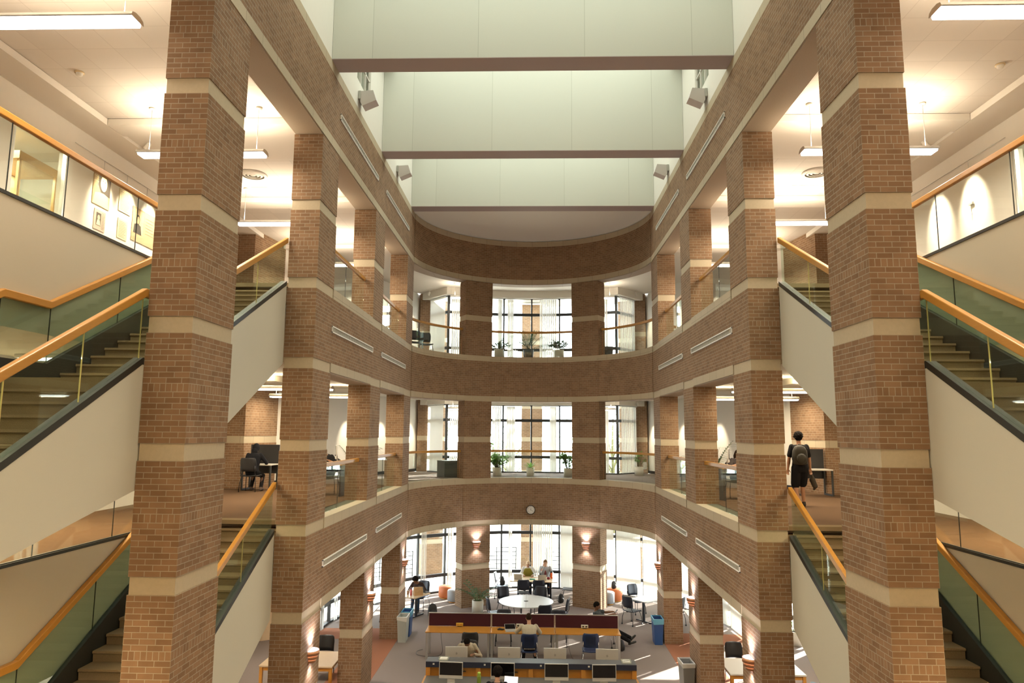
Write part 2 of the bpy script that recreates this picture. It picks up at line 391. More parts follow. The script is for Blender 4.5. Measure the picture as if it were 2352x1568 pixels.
# piers on the curve: chord 1.12 wide at +-30.3 degrees
for s in (-1, 1):
    a = s*math.radians(30.2); rc = 3.985+CW/2
    column((rc*math.sin(a), CYA+rc*math.cos(a), 0), -a+PI/2, 'brick pier on the curved end wall, %s of the middle windows' % ('left' if s < 0 else 'right'))
# brick balcony fronts with stone courses, along both sides and round the curve
def spandrel(zb, sides_from, name):
    for s in (-1, 1):
        br = MB()
        segs = [(Y0+i*BAY+CD+.001, Y0+(i+1)*BAY-.001) for i in range(3)] if zb > 11 else [(Y0+i*BAY+CD+.001, Y0+(i+1)*BAY-.001) for i in (1, 2)]
        if zb > 11: segs = [(-3, YE)]
        for y0, y1 in segs: br.box(4.031 if zb < 11 else 4.03, 4.56 if zb < 11 else 4.596, y0, y1, zb+BD, zb+M_)
        st = MB()
        for y0, y1 in segs:
            st.box(4.03, 4.56 if zb < 11 else 4.596, y0, y1, zb+.02, zb+BD); st.box(4.03, 4.56 if zb < 11 else 4.45, y0, y1, zb+M_, zb+M_+BD)
        o = struct('wall_%s' % SIDE[s], br.mir(s), BRICK); struct('stone_course', st.mir(s), STONE, o)
        sf = MB()
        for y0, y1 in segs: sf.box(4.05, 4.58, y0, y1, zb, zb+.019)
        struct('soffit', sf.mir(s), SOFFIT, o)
    aa = AST
    br = MB().arc(4.03, 4.5, -aa, aa, zb+BD, zb+M_, 48); o = struct('wall_back', br, BRICK)
    struct('stone_course', MB().arc(4.03, 4.5, -aa, aa, zb+.02, zb+BD, 48).arc(4.03, 4.42, -aa, aa, zb+M_, zb+M_+BD, 48), STONE, o)
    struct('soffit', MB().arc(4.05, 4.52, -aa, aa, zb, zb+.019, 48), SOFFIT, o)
for zb in (2.845, 7.417, 11.989): spandrel(zb, 0, '')
# clerestory above: side walls, three deep white beams, flat ceilings with skylights
ZT = 13.716
for s in (-1, 1):
    m = MB(); x0, x1 = 4.035, 4.3
    wins = [(15.16, 16.45)]
    y = -3
    for (a, b) in wins+[(10.5, 11.8)] if False else wins:
        m.box(x0, x1, y, a, ZT, 17.4); m.box(x0, x1, a, b, ZT, 14.38); m.box(x0, x1, a, b, 16.0, 17.4); y = b
    m.box(x0, x1, y, 23.02, ZT, 17.4)
    struct('wall_%s' % SIDE[s], m.mir(s), PAINT)
    fr = MB(); ya, yb = 15.16, 16.45
    for yy in (ya, ya+.43, ya+.86, yb-.03): fr.box(4.06, 4.10, yy, yy+.03, 14.38, 16.0)
    for zz in (14.38, 14.92, 15.46, 15.97): fr.box(4.06, 4.10, ya, yb, zz, zz+.03)
    o = empty('window_%d' % (90+(s > 0)), (0, 0, 0), kind='structure')
    struct('window_frame', fr.mir(s), PAINT, o)
    p = MB(); p.box(4.11, 4.125, ya, yb, 14.38, 16.0); struct('window_pane', p.mir(s), PANE, o)
    # louvred screen outside the small window
    m = MB(); m.box(4.32, 4.42, ya-.05, yb+.05, 14.3, 16.05); struct('wall_%s' % SIDE[s], m.mir(s), plain('louvre_%s' % SIDE[s], (.30, .25, .19), .7))
for i, yb in enumerate((8.55, 13.19, 17.88, 22.49)):
    m = MB(); m.box(-4.03, 4.03, yb, yb+.53, 13.735, 17.4); o = struct('beam', m, BEAMP)
    tag(o, None, None, None, 'structure')
    m = MB(); m.box(-4.03, 4.03, yb, yb+.53, 13.72, 13.735); struct('beam_soffit', m, PINK, o)
rl = MB()
for ya, yb in ((-3, 8.55), (9.08, 13.19), (13.72, 17.88), (18.41, 22.49)):
    for s in (-1, 1):
        q0, q1 = sorted((s*3.7, s*4.03)); rl.box(q0, q1, ya, yb, 16.15, 16.3)
struct('ceiling', rl, PAINT)
m = MB(); m.box(-9.3, 9.3, -3, 23.1, 17.4, 17.6); struct('ceiling', m, PAINT)
m = MB(); NB = 40
m.prism([(4.4*math.sin(a), CYA+.1+4.4*math.cos(a)) for a in [PI*(-.5+i/NB) for i in range(NB+1)]], 'z', 13.74, 13.95); struct('ceiling', m, plain('apse_ceiling_paint', (.80, .79, .70), .8, noise=.05, nscale=120))
m = MB(); m.box(-9.3, 9.3, -3.2, -3, -.3, 17.6); struct('wall_front', m, CREAM)
# outer walls
for s in (-1, 1):
    sd = SIDE[s]
    m = MB(); m.box(9.0, 9.2, -3, 22.3, 0, 9.1); m.box(9.0, 9.2, -3, 11.35, 9.1, 12.4); m.box(9.0, 9.2, 12.80, 22.3, 9.1, 12.4); m.box(9.0, 9.2, 11.35, 12.80, 11.6, 12.4)
    m.box(9.2, 11.0, 10.3, 10.5, 9.1, 12.2); m.box(9.2, 11.0, 14.0, 14.2, 9.1, 12.2); m.box(11.0, 11.2, 10.3, 14.2, 9.1, 12.2); m.box(9.2, 11.0, 10.5, 14.0, 11.9, 12.2)
    struct('wall_%s' % sd, m.mir(s), PAINT)
    m = MB(); m.box(9.2, 11.0, 10.5, 14.0, 9.0, 9.144); m.box(9.0, 9.2, 11.35, 12.8, 9.1, 9.144); struct('floor', m.mir(s), CARPET2)
    # brick block at the gallery corner, upper two floors
    m = MB(); st = MB()
    for lv in LV[1:]:
        for z0, z1 in ((lv, lv+1.321), (lv+1.524, lv+2.845 if lv < 9 else lv+2.845), ): m.prism([(8.42, 20.5), (9.0, 20.5), (9.0, 22.3), (8.12, 22.3), (8.2, 21.95)], 'z', z0, z1)
        m.prism([(8.42, 20.5), (9.0, 20.5), (9.0, 22.3), (8.12, 22.3), (8.2, 21.95)], 'z', lv+2.845, lv+3.2)
        st.prism([(8.43, 20.51), (9.0, 20.51), (9.0, 22.3), (8.13, 22.3), (8.21, 21.95)], 'z', lv+1.321, lv+1.524)
    o = struct('wall_%s' % sd, m.mir(s), BRICK); struct('stone_course', st.mir(s), STONE, o)
    # white diagonal wall to the pilaster
    m = MB(); m.prism([(8.16, 22.3), (5.0, 30.6), (5.15, 30.7), (8.6, 22.3)], 'z', LV[1], 12.5); struct('wall_%s' % sd, m.mir(s), PAINT)
    m = MB()
    for lv in LV[1:]: m.prism([(8.13, 22.31), (4.98, 30.58), (5.02, 30.6), (8.17, 22.33)], 'z', lv, lv+.12)
    struct('baseboard_%s' % sd, m.mir(s), DARKT)
    m = MB(); st = MB()
    P = [(4.42, 30.42), (4.95, 30.42), (5.05, 30.75), (4.5, 30.75)]
    for lv in LV[1:]:
        m.prism(P, 'z', lv, lv+1.321); m.prism(P, 'z', lv+1.524, lv+2.845+.35); st.prism(P, 'z', lv+1.322, lv+1.523)
    o = struct('wall_%s' % sd, m.mir(s), BRICK); struct('stone_course', st.mir(s), STONE, o)
    # ground floor: wall from the window ring out to the side
    m = MB(); m.box(6.75, 9.1, 23.3, 23.5, 0, 3.1) if s > 0 else m.prism([(6.72, 22.72), (8.05, 21.75), (9.1, 21.75), (9.1, 21.9), (8.1, 21.9), (6.8, 22.85)], 'z', 0, 3.1)
    if s < 0: struct('wall_left', m.mir(s), LAMINT)
# header above the gallery windows
def bow(r, z0, z1, mb, a=.447, n=14, r1=None):
    P = lambda t, q: (q*math.sin(t), 21.95+q*math.cos(t))
    for i in range(n):
        t0, t1 = -a+2*a*i/n, -a+2*a*(i+1)/n
        mb.prism([P(t0, r), P(t1, r), P(t1, r1), P(t0, r1)], 'z', z0, z1)
for lv, z0, z1 in ((LV[1], 7.42, 7.66), (LV[2], 12.05, 12.37)):
    m = MB(); bow(7.95, z0, z1, m, r1=8.35)
    for s in (-1, 1):
        k = MB(); k.prism([(3.42, 29.15), (3.6, 29.42), (4.6, 30.6), (4.85, 30.35), (3.6, 28.98)], 'z', z0, z1); k.mir(s); m.idx(k.v, k.f, False)
    struct('wall_back', m, PAINT)
# windows -------------------------------------------------------------
WN = [0]
def window(p0, p1, z0, z1, bars, inward=.0, left=True, right=True):
    """a glazed bay between two floor points"""
    WN[0] += 1
    p0, p1 = Vector(p0), Vector(p1); L = (p1-p0).length; a = math.atan2(p1.y-p0.y, p1.x-p0.x)
    o = empty('window_%d' % WN[0], (p0.x, p0.y, 0), a, kind='structure')
    f = MB()
    if left: f.box(-.03, .03, -.05, .05, z0, z1)
    if right: f.box(L-.03, L+.03, -.05, .05, z0, z1)
    f.box(0, L, -.045, .045, z0, z0+.06); f.box(0, L, -.045, .045, z1-.06, z1)
    for b in bars: f.box(0, L, -.045, .045, b-.06, b+.06)
    struct('window_frame', f, FRAME, o)
    g = MB(); g.box(.03, L-.03, -.006, .006, z0+.05, z1-.05); struct('window_pane', g, PANE, o)
    return o, L, a
R1 = 6.72; STEP = math.radians(10.15)
def ring(k, r=R1): return (r*math.sin(k*STEP-.006), CYA+r*math.cos(k*STEP-.006))
for k in range(-9, 9): window(ring(k), ring(k+1), 0, 3.12, (.66, 2.2), left=(k == -9))
def bowp(x, r=8.2): return (x, 21.95+math.sqrt(r*r-x*x))
BX = [-3.56, -2.42, -1.23, -.02, 1.19, 2.38, 3.56]
for lv, top in ((LV[1], 7.44), (LV[2], 12.07)):
    for i, (xa, xb) in enumerate(zip(BX, BX[1:])): window(bowp(xa), bowp(xb), lv, top, (lv+.66, lv+2.2), left=(i == 0))
    for s in (-1, 1):
        q = [(-4.43, 30.42), (-3.56, 29.36)] if s < 0 else [(3.56, 29.36), (4.43, 30.42)]
        window(q[0], q[1], lv, top, (lv+.66, lv+2.2))
# right end of the ground floor: small window wall behind the plants
window((6.72, 22.8), (7.9, 22.8), 0, 3.12, (.66, 2.2)); window((7.9, 22.8), (9.1, 22.8), 0, 3.12, (.66, 2.2))
# exterior ------------------------------------------------------------
g = MB(); g.box(-70, 70, 23.6, 90, -.32, -.04); tag(g.build('terrace_ground', plain('terrace_concrete', (.50, .47, .41), .8, noise=.06, nscale=3)), kind='structure')
for i, dg in enumerate((-74, -50, -25.5, 0, 25.5, 50)):
    a = math.radians(dg); r = 10.6
    root = empty('brick_column', (r*math.sin(a), CYA+r*math.cos(a), -.04), -a, None, None)
    w_ = .98; zz = [0]+[z for b in BANDS for z in (b, b+BD)]+[12.4]
    mm = MB()
    for z0, z1 in zip(zz[0::2], zz[1::2]): mm.box(-w_/2, w_/2, -.3, .3, z0, z1)
    mm.build('brick_shaft', BRICK, root)
    for b in BANDS[0::1]:
        q = MB(); q.box(-w_/2+.014, w_/2-.014, -.286, .286, b, b+BD); q.build('stone_band', STONE1, root)
    tag(root, ['outdoor brick column beyond the far left ground floor windows', 'outdoor brick column seen through the left ground floor windows beside the table with a paper bag',
         'outdoor brick column left of the left curved pier, seen through ground floor glass', 'outdoor brick column seen through the middle windows on all floors',
         'outdoor brick column hidden by the blinds to the right of the middle', 'outdoor brick column behind the closed blinds on the far right'][i], 'column', 'outdoor columns')
m = MB().arc(7.6+1.9, 11.6, -1.45, 1.2, 12.5, 13.1, 30); tag(m.build('terrace_roof', CREAM), kind='structure')
# light portals at the window openings help the renderer find the sky
for lv, h in ((0, 2.84), (LV[1], 2.84), (LV[2], 2.9)):
    for aa in ((-60, -30, 0, 30, 60) if lv == 0 else (-14, 14)):
        a = math.radians(aa)
        if lv == 0: area_light('window_portal', (6.9*math.sin(a), CYA+6.9*math.cos(a), 1.42), (3.7, 2.84), 1, (1, 1, 1), (-math.sin(a), -math.cos(a), 0), True)
        else: area_light('window_portal', (8.4*math.sin(a), 21.95+8.4*math.cos(a), lv+h/2), (3.9, h), 1, (1, 1, 1), (-math.sin(a), -math.cos(a), 0), True)
# ---------------------------------------------------------------- stairs
def part(mb, name, mat, root, bevel=0, label=None):
    L = root.location; mb.v = [(x-L.x, y-L.y, z-L.z) for x, y, z in mb.v]
    o = mb.build(name, mat, root, bevel=bevel)
    if label: o['label'] = label
    return o
def rz_(y): return 3.328-.547*(8.18-y) if y < 8.18 else (3.328 if y < 9.02 else 3.328+.512*(y-9.02))
def band(ys, lo, hi): return [(y, lo(y)) for y in ys]+[(y, hi(y)) for y in ys[::-1]]
step_mesh = {}
def staircase(s, k):
    z0 = LV[k]; sd = SIDE[s]; lvl = ('ground floor to second level', 'second level to third level')[k]
    root = empty('staircase', (s*5.5, 4.0, z0), 0, '%s carpeted staircase with glass sides from the %s' % (sd, lvl), 'staircase')
    tag(root, kind='thing')
    H = lambda f: (lambda y: z0+f(y))
    st = H(lambda y: rz_(y)-.79); yb = [3.85, 8.18, 9.02, 12.84]
    for nm, x0, x1, mat in (('stringer', 4.60, 4.68, CREAM),):
        m = MB().prism(band(yb, lambda y: max(st(y)-1.57, z0+.0), lambda y: st(y)-.085), 'x', x0, x1).mir(s); part(m, nm, mat, root)
        m = MB().prism(band(yb, lambda y: st(y)-.083, st), 'x', x0-.005, x1+.03).mir(s); part(m, 'stringer_cap', BLACK, root)
    yf = [3.85, 8.18, 9.02, 13.55]
    m = MB().prism(band(yf, lambda y: max(st(y)-.72, z0+.003), st), 'x', 6.36, 6.43).mir(s); part(m, 'skirt', BLACK, root, label='black inner skirt along the wall side')
    m = MB().prism(band([4.6, 8.1, 9.3, 13.5], lambda y: max(st(y)-.80, z0+.02), lambda y: max(st(y)-.74, z0+.05)), 'x', 4.69, 6.35).mir(s); part(m, 'stair_soffit', CREAM, root)
    # steps
    for fl_, (ya, tr, zb) in enumerate(((8.1-14*.29, .29, 0), (9.3, .3114, 2.286))):
        for i in range(1, 15):
            key = (s, fl_)
            if key not in step_mesh:
                q = MB().prism([(-.025, 0), (-.03, -.03), (-.005, -.05), (0, -.1524), (tr+.02, -.1524), (tr+.02, 0)], 'x', 4.69, 6.35).mir(s)
                q.v = [(x-s*5.5, y, z) for x, y, z in q.v]
                o = q.build('step', STEPC, root); step_mesh[key] = o.data
            else: o = link('step', step_mesh[key], root)
            o.location = (0, ya+(i-1)*tr-4.0, zb+i*.1524)
    m = MB(); m.box(4.69, 6.35, 8.075, 9.325, z0+2.286-.16, z0+2.286); part(m.mir(s), 'landing', STEPC, root)
    m = MB(); m.box(4.58, 6.44, 13.40, 13.672, z0+4.50, z0+4.578); part(m.mir(s), 'landing_edge', STEPC, root)
    # glass and rails on both sides
    for nm, x, ye, ps in (('near', 4.64, 12.84, [3.95, 5.0, 6.07, 7.12, 8.16, 9.05, 10.3, 11.55, 12.78]), ('far', 6.40, 13.5, [3.95, 5.0, 6.07, 7.12, 8.16, 9.05, 10.55, 12.0, 13.45])):
        for a, b in zip(ps, ps[1:]):
            ys = [a+.006]+[t for t in (8.18, 9.02) if a < t < b]+[b-.006]
            m = MB().prism(band(ys, lambda y: st(y)+.001, lambda y: z0+rz_(y)-.05), 'x', x-.006, x+.006).mir(s); part(m, 'glass_panel', GLASS, root)
        ys = [3.9, 8.18, 9.02, ye]
        m = MB().prism(band(ys, lambda y: z0+rz_(y)-.055, lambda y: z0+rz_(y)+.05), 'x', x-.038, x+.038).mir(s); part(m, 'handrail', OAK, root, bevel=.012)
        for a in ps[1:-1]:
            m = MB(); m.box(x-.0065, x+.0065, a-.0028, a+.0028, st(a), z0+rz_(a)-.055); part(m.mir(s), 'glass_joint', BRASS if nm == 'near' else BLACK, root)
for s in (-1, 1):
    for k in (0, 1): staircase(s, k)
# gallery railings beside the stairs
def flat_rail(s, x, y0, y1, lv, top, label, n, curb=.0, grp=None, seams=None):
    root = empty('glass_railing', (s*x, (y0+y1)/2, lv), 0, label, 'railing', grp); tag(root, kind='thing')
    m = MB(); m.box(x-.035, x+.035, y0, y1, lv+top-.09, lv+top); part(m.mir(s), 'handrail', OAK, root, bevel=.012)
    ps = seams or [y0+.02+(y1-y0-.04)*i/n for i in range(n+1)]
    for i, (a, b) in enumerate(zip(ps, ps[1:])):
        m = MB(); m.box(x-.006, x+.006, a+.006, b-.006, lv+.002+curb, lv+top-.085); part(m.mir(s), 'glass_panel', GLASSC, root)
        if i: m = MB(); m.box(x-.0065, x+.0065, a-.0035, a+.0035, lv+.002+curb, lv+top-.091); part(m.mir(s), 'glass_joint', BLACK, root)
    if curb:
        m = MB(); m.box(x-.02, x+.02, y0, y1, lv+.001, lv+curb); m.box(x-.055, x-.0405, y0, y1, lv-.022, lv+curb-.008); part(m.mir(s), 'curb', BLACK, root)
    return root
for s in (-1, 1):
    for k in (1, 2):
        flat_rail(s, 6.49, 0.2, 13.55, LV[k], 1.02, 'long glass gallery railing on the %s level behind the %s stairs' % (('', 'second', 'third')[k], SIDE[s]), 8, .03, None, [.22, 2.2, 4.2, 6.2, 8.18, 9.25, 11.01, 12.3, 13.53])
        for i in (1, 2):
            flat_rail(s, 4.28, Y0+i*BAY+CD+.02, Y0+(i+1)*BAY-.02, LV[k], 1.03, 'oak topped glass railing between %s and %s %s columns, %s level' % (('second', 'third')[i-1], ('third', 'last')[i-1], SIDE[s], ('', 'second', 'third')[k]), 2)
def arc_rail(a0, a1, lv, label):
    am = (a0+a1)/2; root = empty('glass_railing', (4.26*math.sin(am), CYA+4.26*math.cos(am), lv), 0, label, 'railing'); tag(root, kind='thing')
    m = MB().arc(4.22, 4.29, a0, a1, lv+.95, lv+1.03, 12); part(m, 'handrail', OAK, root)
    n = 2
    for i in range(n):
        b0, b1 = a0+(a1-a0)*i/n+.002, a0+(a1-a0)*(i+1)/n-.002
        m = MB().arc(4.25, 4.262, b0, b1, lv+.002, lv+.95, 6); part(m, 'glass_panel', GLASSC, root)
    m = MB()
    for a in (a0+.004, a1-.004): m.tube([(4.256*math.sin(a), CYA+4.256*math.cos(a), lv+.002), (4.256*math.sin(a), CYA+4.256*math.cos(a), lv+.95)], .008, 6)
    part(m, 'end_post', COPPER, root)
PA = math.radians(30.2); PW = math.atan2(CW*.99, 4.0)
HW = math.radians(8.1)
for k in (1, 2):
    nm = ('', 'second', 'third')[k]
    arc_rail(-PA+HW, PA-HW, LV[k], 'curved glass railing in front of the middle windows on the %s level' % nm)
    for s in (-1, 1):
        a0, a1 = sorted((s*(PA+HW), s*(AST-.10)))
        arc_rail(a0, a1, LV[k], 'curved glass railing %s of the %s pier on the %s level' % (SIDE[s], SIDE[s], nm))
GRILLES = plain('grille_louvre', (.42, .41, .37), .6)
# ---------------------------------------------------------------- slot grilles on the brick fronts
def grille(s, y0, y1, zc, label):
    root = empty('air_grille', (s*4.03, (y0+y1)/2, zc), 0, label, 'air grille', 'slot grilles on the brick balcony fronts'); tag(root, kind='thing')
    h = .066; m = MB()
    for a, b, c, d in ((y0, y1, zc+h-.018, zc+h), (y0, y1, zc-h, zc-h+.018), (y0, y0+.02, zc-h, zc+h), (y1-.02, y1, zc-h, zc+h)): m.box(4.005, 4.0305, a, b, c, d)
    part(m.mir(s), 'frame', GRILLE, root)
    m = MB(); m.box(4.026, 4.029, y0+.02, y1-.02, zc-h+.018, zc+h-.018); part(m.mir(s), 'duct', GRILLED, root)
    m = MB(); n = int((y1-y0)/.075); top, bot = [], []
    for i in range(n):
        y = y0+.03+(y1-y0-.06)*i/(n-1)
        for dy, x in ((-.012, 4.0255), (-.006, 4.014), (.006, 4.014), (.012, 4.0255)): bot.append((x, y+dy, zc-h+.018)); top.append((x, y+dy, zc+h-.018))
    k = len(bot); m.idx(bot+top, [(i, i+1, k+i+1, k+i) for i in range(k-1) if i % 4 != 3] if False else [(i, i+1, k+i+1, k+i) for i in range(k-1)], False)
    part(m.mir(s), 'louvre', GRILLES, root)
for s in (-1, 1):
    for zc, nm in ((12.84, 'top'), (8.31, 'middle'), (3.70, 'lowest')):
        grille(s, 13.93, 17.55, zc, 'long slot grille on the %s %s brick front, the nearer one' % (nm, SIDE[s]))
        grille(s, 18.58, 22.12, zc, 'slot grille on the %s %s brick front, nearer the curved wall' % (nm, SIDE[s]))
# ---------------------------------------------------------------- lamps
def pendant(x0, x1, y, z, ceil, label, grp, pw=60, col_=(1, .82, .60)):
    root = empty('pendant_light', ((x0+x1)/2, y, z), 0, label, 'ceiling light', grp)
    L = (x1-x0)/2; m = MB()
    m.prism([(-.14, .0), (-.12, .045), (-.05, .07), (.05, .07), (.12, .045), (.14, 0), (.13, -.012), (-.13, -.012)], 'x', -L, L); m.build('housing', ALU, root)
    m = MB(); m.prism([(-.125, -.0125), (-.11, -.045), (.11, -.045), (.125, -.0125)], 'x', -L+.03, L-.03); m.build('diffuser', LAMPW, root)
    for sx in (-1, 1):
        m = MB().cyl((sx*(L-.18), 0, .07), (sx*(L-.18), 0, ceil-z-.015), .005, n=6); m.build('cable', ALU, root)
        m = MB().cyl((sx*(L-.18), 0, ceil-z-.03), (sx*(L-.18), 0, ceil-z-.001), .06, n=14); m.build('canopy', PAINT, root)
    for up in (0, 1):
        a = area_light('pendant_or_fill_lamp', ((x0+x1)/2, y, z+(.1 if up else -.06)), (2*L-.1, .2), pw*(.55 if up else 1), col_, (0, 0, 1 if up else -1))
    return root
def housed_fill(name, loc, size, power, color):
    # added fill lamp; the trough and diffuser above it are an invented housing
    m = MB(); m.box(loc[0]-size[0]/2-.04, loc[0]+size[0]/2+.04, loc[1]-size[1]/2-.04, loc[1]+size[1]/2+.04, loc[2]+.03, loc[2]+.09); o = m.build('fill_light_housing', PAINT); o['kind'] = 'structure'
    m = MB(); m.box(loc[0]-size[0]/2, loc[0]+size[0]/2, loc[1]-size[1]/2, loc[1]+size[1]/2, loc[2]+.012, loc[2]+.029); m.build('diffuser', LAMPW, o)
    return area_light(name, loc, size, power, color)
LW = {'up': 88, 'l2': 70}
i = 0
for s in (-1, 1):
    for j, (y, nm) in enumerate(((3.9, ''), (8.15, 'nearest'), (12.45, 'second'), (16.85, 'third'), (21.2, 'farthest'))):
        a, b = sorted((s*7.4, s*4.98))
        if j == 0:
            housed_fill('pendant_or_fill_lamp', ((a+b)/2, y, 12.24), (2.3, .2), LW['up'], (1, .82, .60)); continue  # fill lamp added where no pendant is built
        pendant(a, b, y, 11.42, 12.33, '%s linear pendant light hanging over the %s top gallery' % (nm, SIDE[s]), 'linear pendants over the top galleries', LW['up'])
    for y, nm in ((17.2, 'nearer'), (21.0, 'farther')):
        a, b = sorted((s*7.9, s*4.9))
        pendant(a, b, y, 7.30, 7.50 if False else 7.503, '%s slim light strip under the ceiling of the %s middle gallery' % (nm, SIDE[s]), 'light strips of the middle galleries', LW['l2'], (1, .80, .52))
    housed_fill('pendant_or_fill_lamp', (s*7.7, 8.0, 7.41), (1.6, .3), 150, (1, .74, .42)); housed_fill('landing_fill_lamp', (s*5.5, 8.6, 6.60), (1.0, .5), 120, (1, .74, .40)); housed_fill('landing_fill_lamp', (s*5.5, 6.2, 4.35), (.8, .4), 60, (1, .74, .40)); housed_fill('pendant_or_fill_lamp', (s*7.9, 11.6, 7.41), (1.4, .3), 130, (1, .74, .42)); housed_fill('pendant_or_fill_lamp', (s*7.7, 3.0, 7.41), (1.6, .3), LW['l2'], (1, .78, .48))  # fill lamps added to brighten the outer gallery and the stairs
    for y, p in ((14.5, 60), (19.3, 40), (8, 110)): housed_fill('ground_floor_fill_lamp', (s*6.3, y, 2.85 if y > 10 else 2.83), (1.2, .3), p, (1, .84, .62))  # added fill for the ground floor under the galleries
# small pendants by the curved windows, third and second level
for lv, hz in ((LV[1], 7.2), (LV[2], 11.75)):
    for s in (-1, 1):
        a, b = sorted((s*2.75, s*3.35))
        pendant(a, b, 28.2, hz, (12.36 if lv > 9 else 7.64), 'short pendant light beside the %s pier on the %s level' % (SIDE[s], 'third' if lv > 9 else 'second'), 'short pendants by the curved windows', 14)
# lamps of the gallery the camera stands on
for z, hz in ((7.30, 7.64), (11.42, 12.34)):
    if z < 8: hz = LV[2]-1.5
    for s in (-1, 1):
        a, b = sorted((s*1.1, s*3.5)); pendant(a, b, .1, z-.15, hz, '%s pendant light of the near gallery on the %s level' % (SIDE[s], 'second' if z < 8 else 'third'), 'pendants of the near gallery', 105, (1, .68, .33))
# copper wall sconces on the ground floor
SCN = []
def sconce(loc, rz, label):
    root = empty('wall_sconce', loc, rz, label, 'wall lamp', 'copper sconces on the ground floor columns'); SCN.append(root)
    m = MB(); m.box(-.11, .11, -.012, 0, -.11, .13); m.build('back_plate', COPPER, root)
    for i, (r0, r1, z0, z1) in enumerate(((.165, .165, .05, .13), (.145, .14, -.02, .045), (.12, .11, -.08, -.025))):
        m = MB().lathe([(r1-.012, z0), (r1, z0), (r0, z1), (r0-.012, z1), (r1-.012, z0)], 18, a0=-PI, a1=0); m.build('copper_band', COPPER, root)
    m = MB().lathe([(.001, -.085), (.10, -.075), (.13, .05), (.15, .128), (.001, .134)], 16, a0=-PI, a1=0); m.build('bowl', emit_mat('sconce_glow', (.86, .82, 1.0), 6) if 'sconce_glow' not in MATS else MATS['sconce_glow'], root)
    d = Matrix.Rotation(rz, 4, 'Z') @ Vector((0, -.10, 0))
    for up, pw in ((1, 9), (-1, 4)):
        L = bpy.data.lights.new('sconce_lamp', 'SPOT'); L.energy = pw*4; L.color = (1, .88, .92); L.spot_size = 2.2; L.spot_blend = .8; L.shadow_soft_size = .05
        o = bpy.data.objects.new('sconce_lamp', L); col.objects.link(o); o.location = Vector(loc)+d+Vector((0, 0, .16*up if up > 0 else -.11)); o.rotation_euler = (PI, 0, 0) if up > 0 else (0, 0, 0)
for s in (-1, 1):
    for i in (1, 2, 3): sconce((s*4.027, Y0+i*BAY+CD/2, 2.13), -s*PI/2, 'copper banded sconce on the %s column of the %s row' % (ORD[i] if i < 3 else 'last', SIDE[s]))
    a = s*PA; sconce((3.982*math.sin(a), CYA+3.982*math.cos(a), 2.16), -a, 'copper banded sconce on the %s curved pier' % SIDE[s])
# track spotlights washing the white diagonal walls
def spot(loc, target, label, pw, grp='white spotlights on the gallery ceilings', rod=.12):
    root = empty('track_spotlight', loc, 0, label, 'spotlight', grp)
    d = (Vector(target)-Vector(loc)).normalized()
    m = MB().tube([(0, 0, rod), (0, 0, 0)], .012, 6); m.build('stem', PAINT, root)
    m = MB().tube([-d*.07, -d*.06, d*.05, d*.10], [.03, .045, .05, .062], 12); m.build('lamp_head', PAINT, root)
    if pw:
        L = bpy.data.lights.new('spot_lamp', 'SPOT'); L.energy = pw; L.color = (1, .84, .6); L.spot_size = .75; L.spot_blend = .9; L.shadow_soft_size = .04
        o = bpy.data.objects.new('spot_lamp', L); col.objects.link(o); o.location = Vector(loc)+d*.12; o.rotation_euler = d.to_track_quat('-Z', 'Y').to_euler()
for s in (-1, 1):
    for j, t in enumerate((.16, .42, .68, .93)):
        wx, wy = 8.16+(5.0-8.16)*t, 22.3+(30.6-22.3)*t
        for lv, zc in ((LV[1], 7.64), (LV[2], 12.36)):
            spot((s*(wx-.75), wy-.3, zc-.14), (s*wx, wy, lv+1.2), '%s white spotlight from the %s brick corner on the %s level' % (('first', 'second', 'third', 'fourth')[j], SIDE[s], 'second' if lv < 9 else 'third'), 170)
for y in (13.9, 14.8, 15.7): spot((-8.1, y, 12.215), (-9, y, 10.9), 'white spotlight lighting the posters, %s along the left top gallery' % {13.9: 'first', 14.8: 'second', 15.7: 'third'}[y], 330)
for y in (14.0, 15.2): spot((8.1, y, 12.215), (9, y, 10.9), 'white spotlight on the bare right gallery wall, %s' % {14.0: 'the nearer one', 15.2: 'the farther one'}[y], 330)
# ceiling fittings
def detector(loc, label):
    root = empty('smoke_detector', loc, 0, label, 'smoke detector', 'smoke detectors')
    MB().lathe([(.001, 0), (.075, 0), (.075, -.02), (.001, -.02)], 18).build('base', plain('beige_plastic_%d' % len(MATS), (.62, .5, .3), .5), root); MB().lathe([(.055, -.02), (.05, -.055), (.035, -.07), (.001, -.072)], 18).build('sensor', PAINT, root)
    return root
detector((-7.75, 11.1, 12.34), 'smoke detector on the tiled ceiling over the left top gallery'); detector((7.75, 11.1, 12.34), 'smoke detector on the tiled ceiling over the right top gallery')
detector((-6.3, 19.2, 12.34), 'smoke detector above the far left top gallery, beyond the light strip'); detector((6.3, 19.2, 12.34), 'smoke detector above the far right top gallery, beyond the light strip')
def diffuser(loc, label):
    root = empty('ceiling_diffuser', loc, 0, label, 'air diffuser', 'round ceiling diffusers')
    for r in (.30, .22, .14, .06): MB().lathe([(r, 0), (r+.03, -.012), (r-.035, -.05), (r-.045, -.045), (r, 0)], 28).build('ring', PAINT, root)
    MB().lathe([(.30, -.002), (.001, -.002)], 24).build('duct', GRILLED, root)
for s in (-1, 1): diffuser((s*6.66, 15.9, 12.34), 'round air diffuser on the ceiling over the %s top gallery' % SIDE[s])
diffuser((0, 28.2, 12.36), 'round air diffuser on the ceiling before the top middle windows')
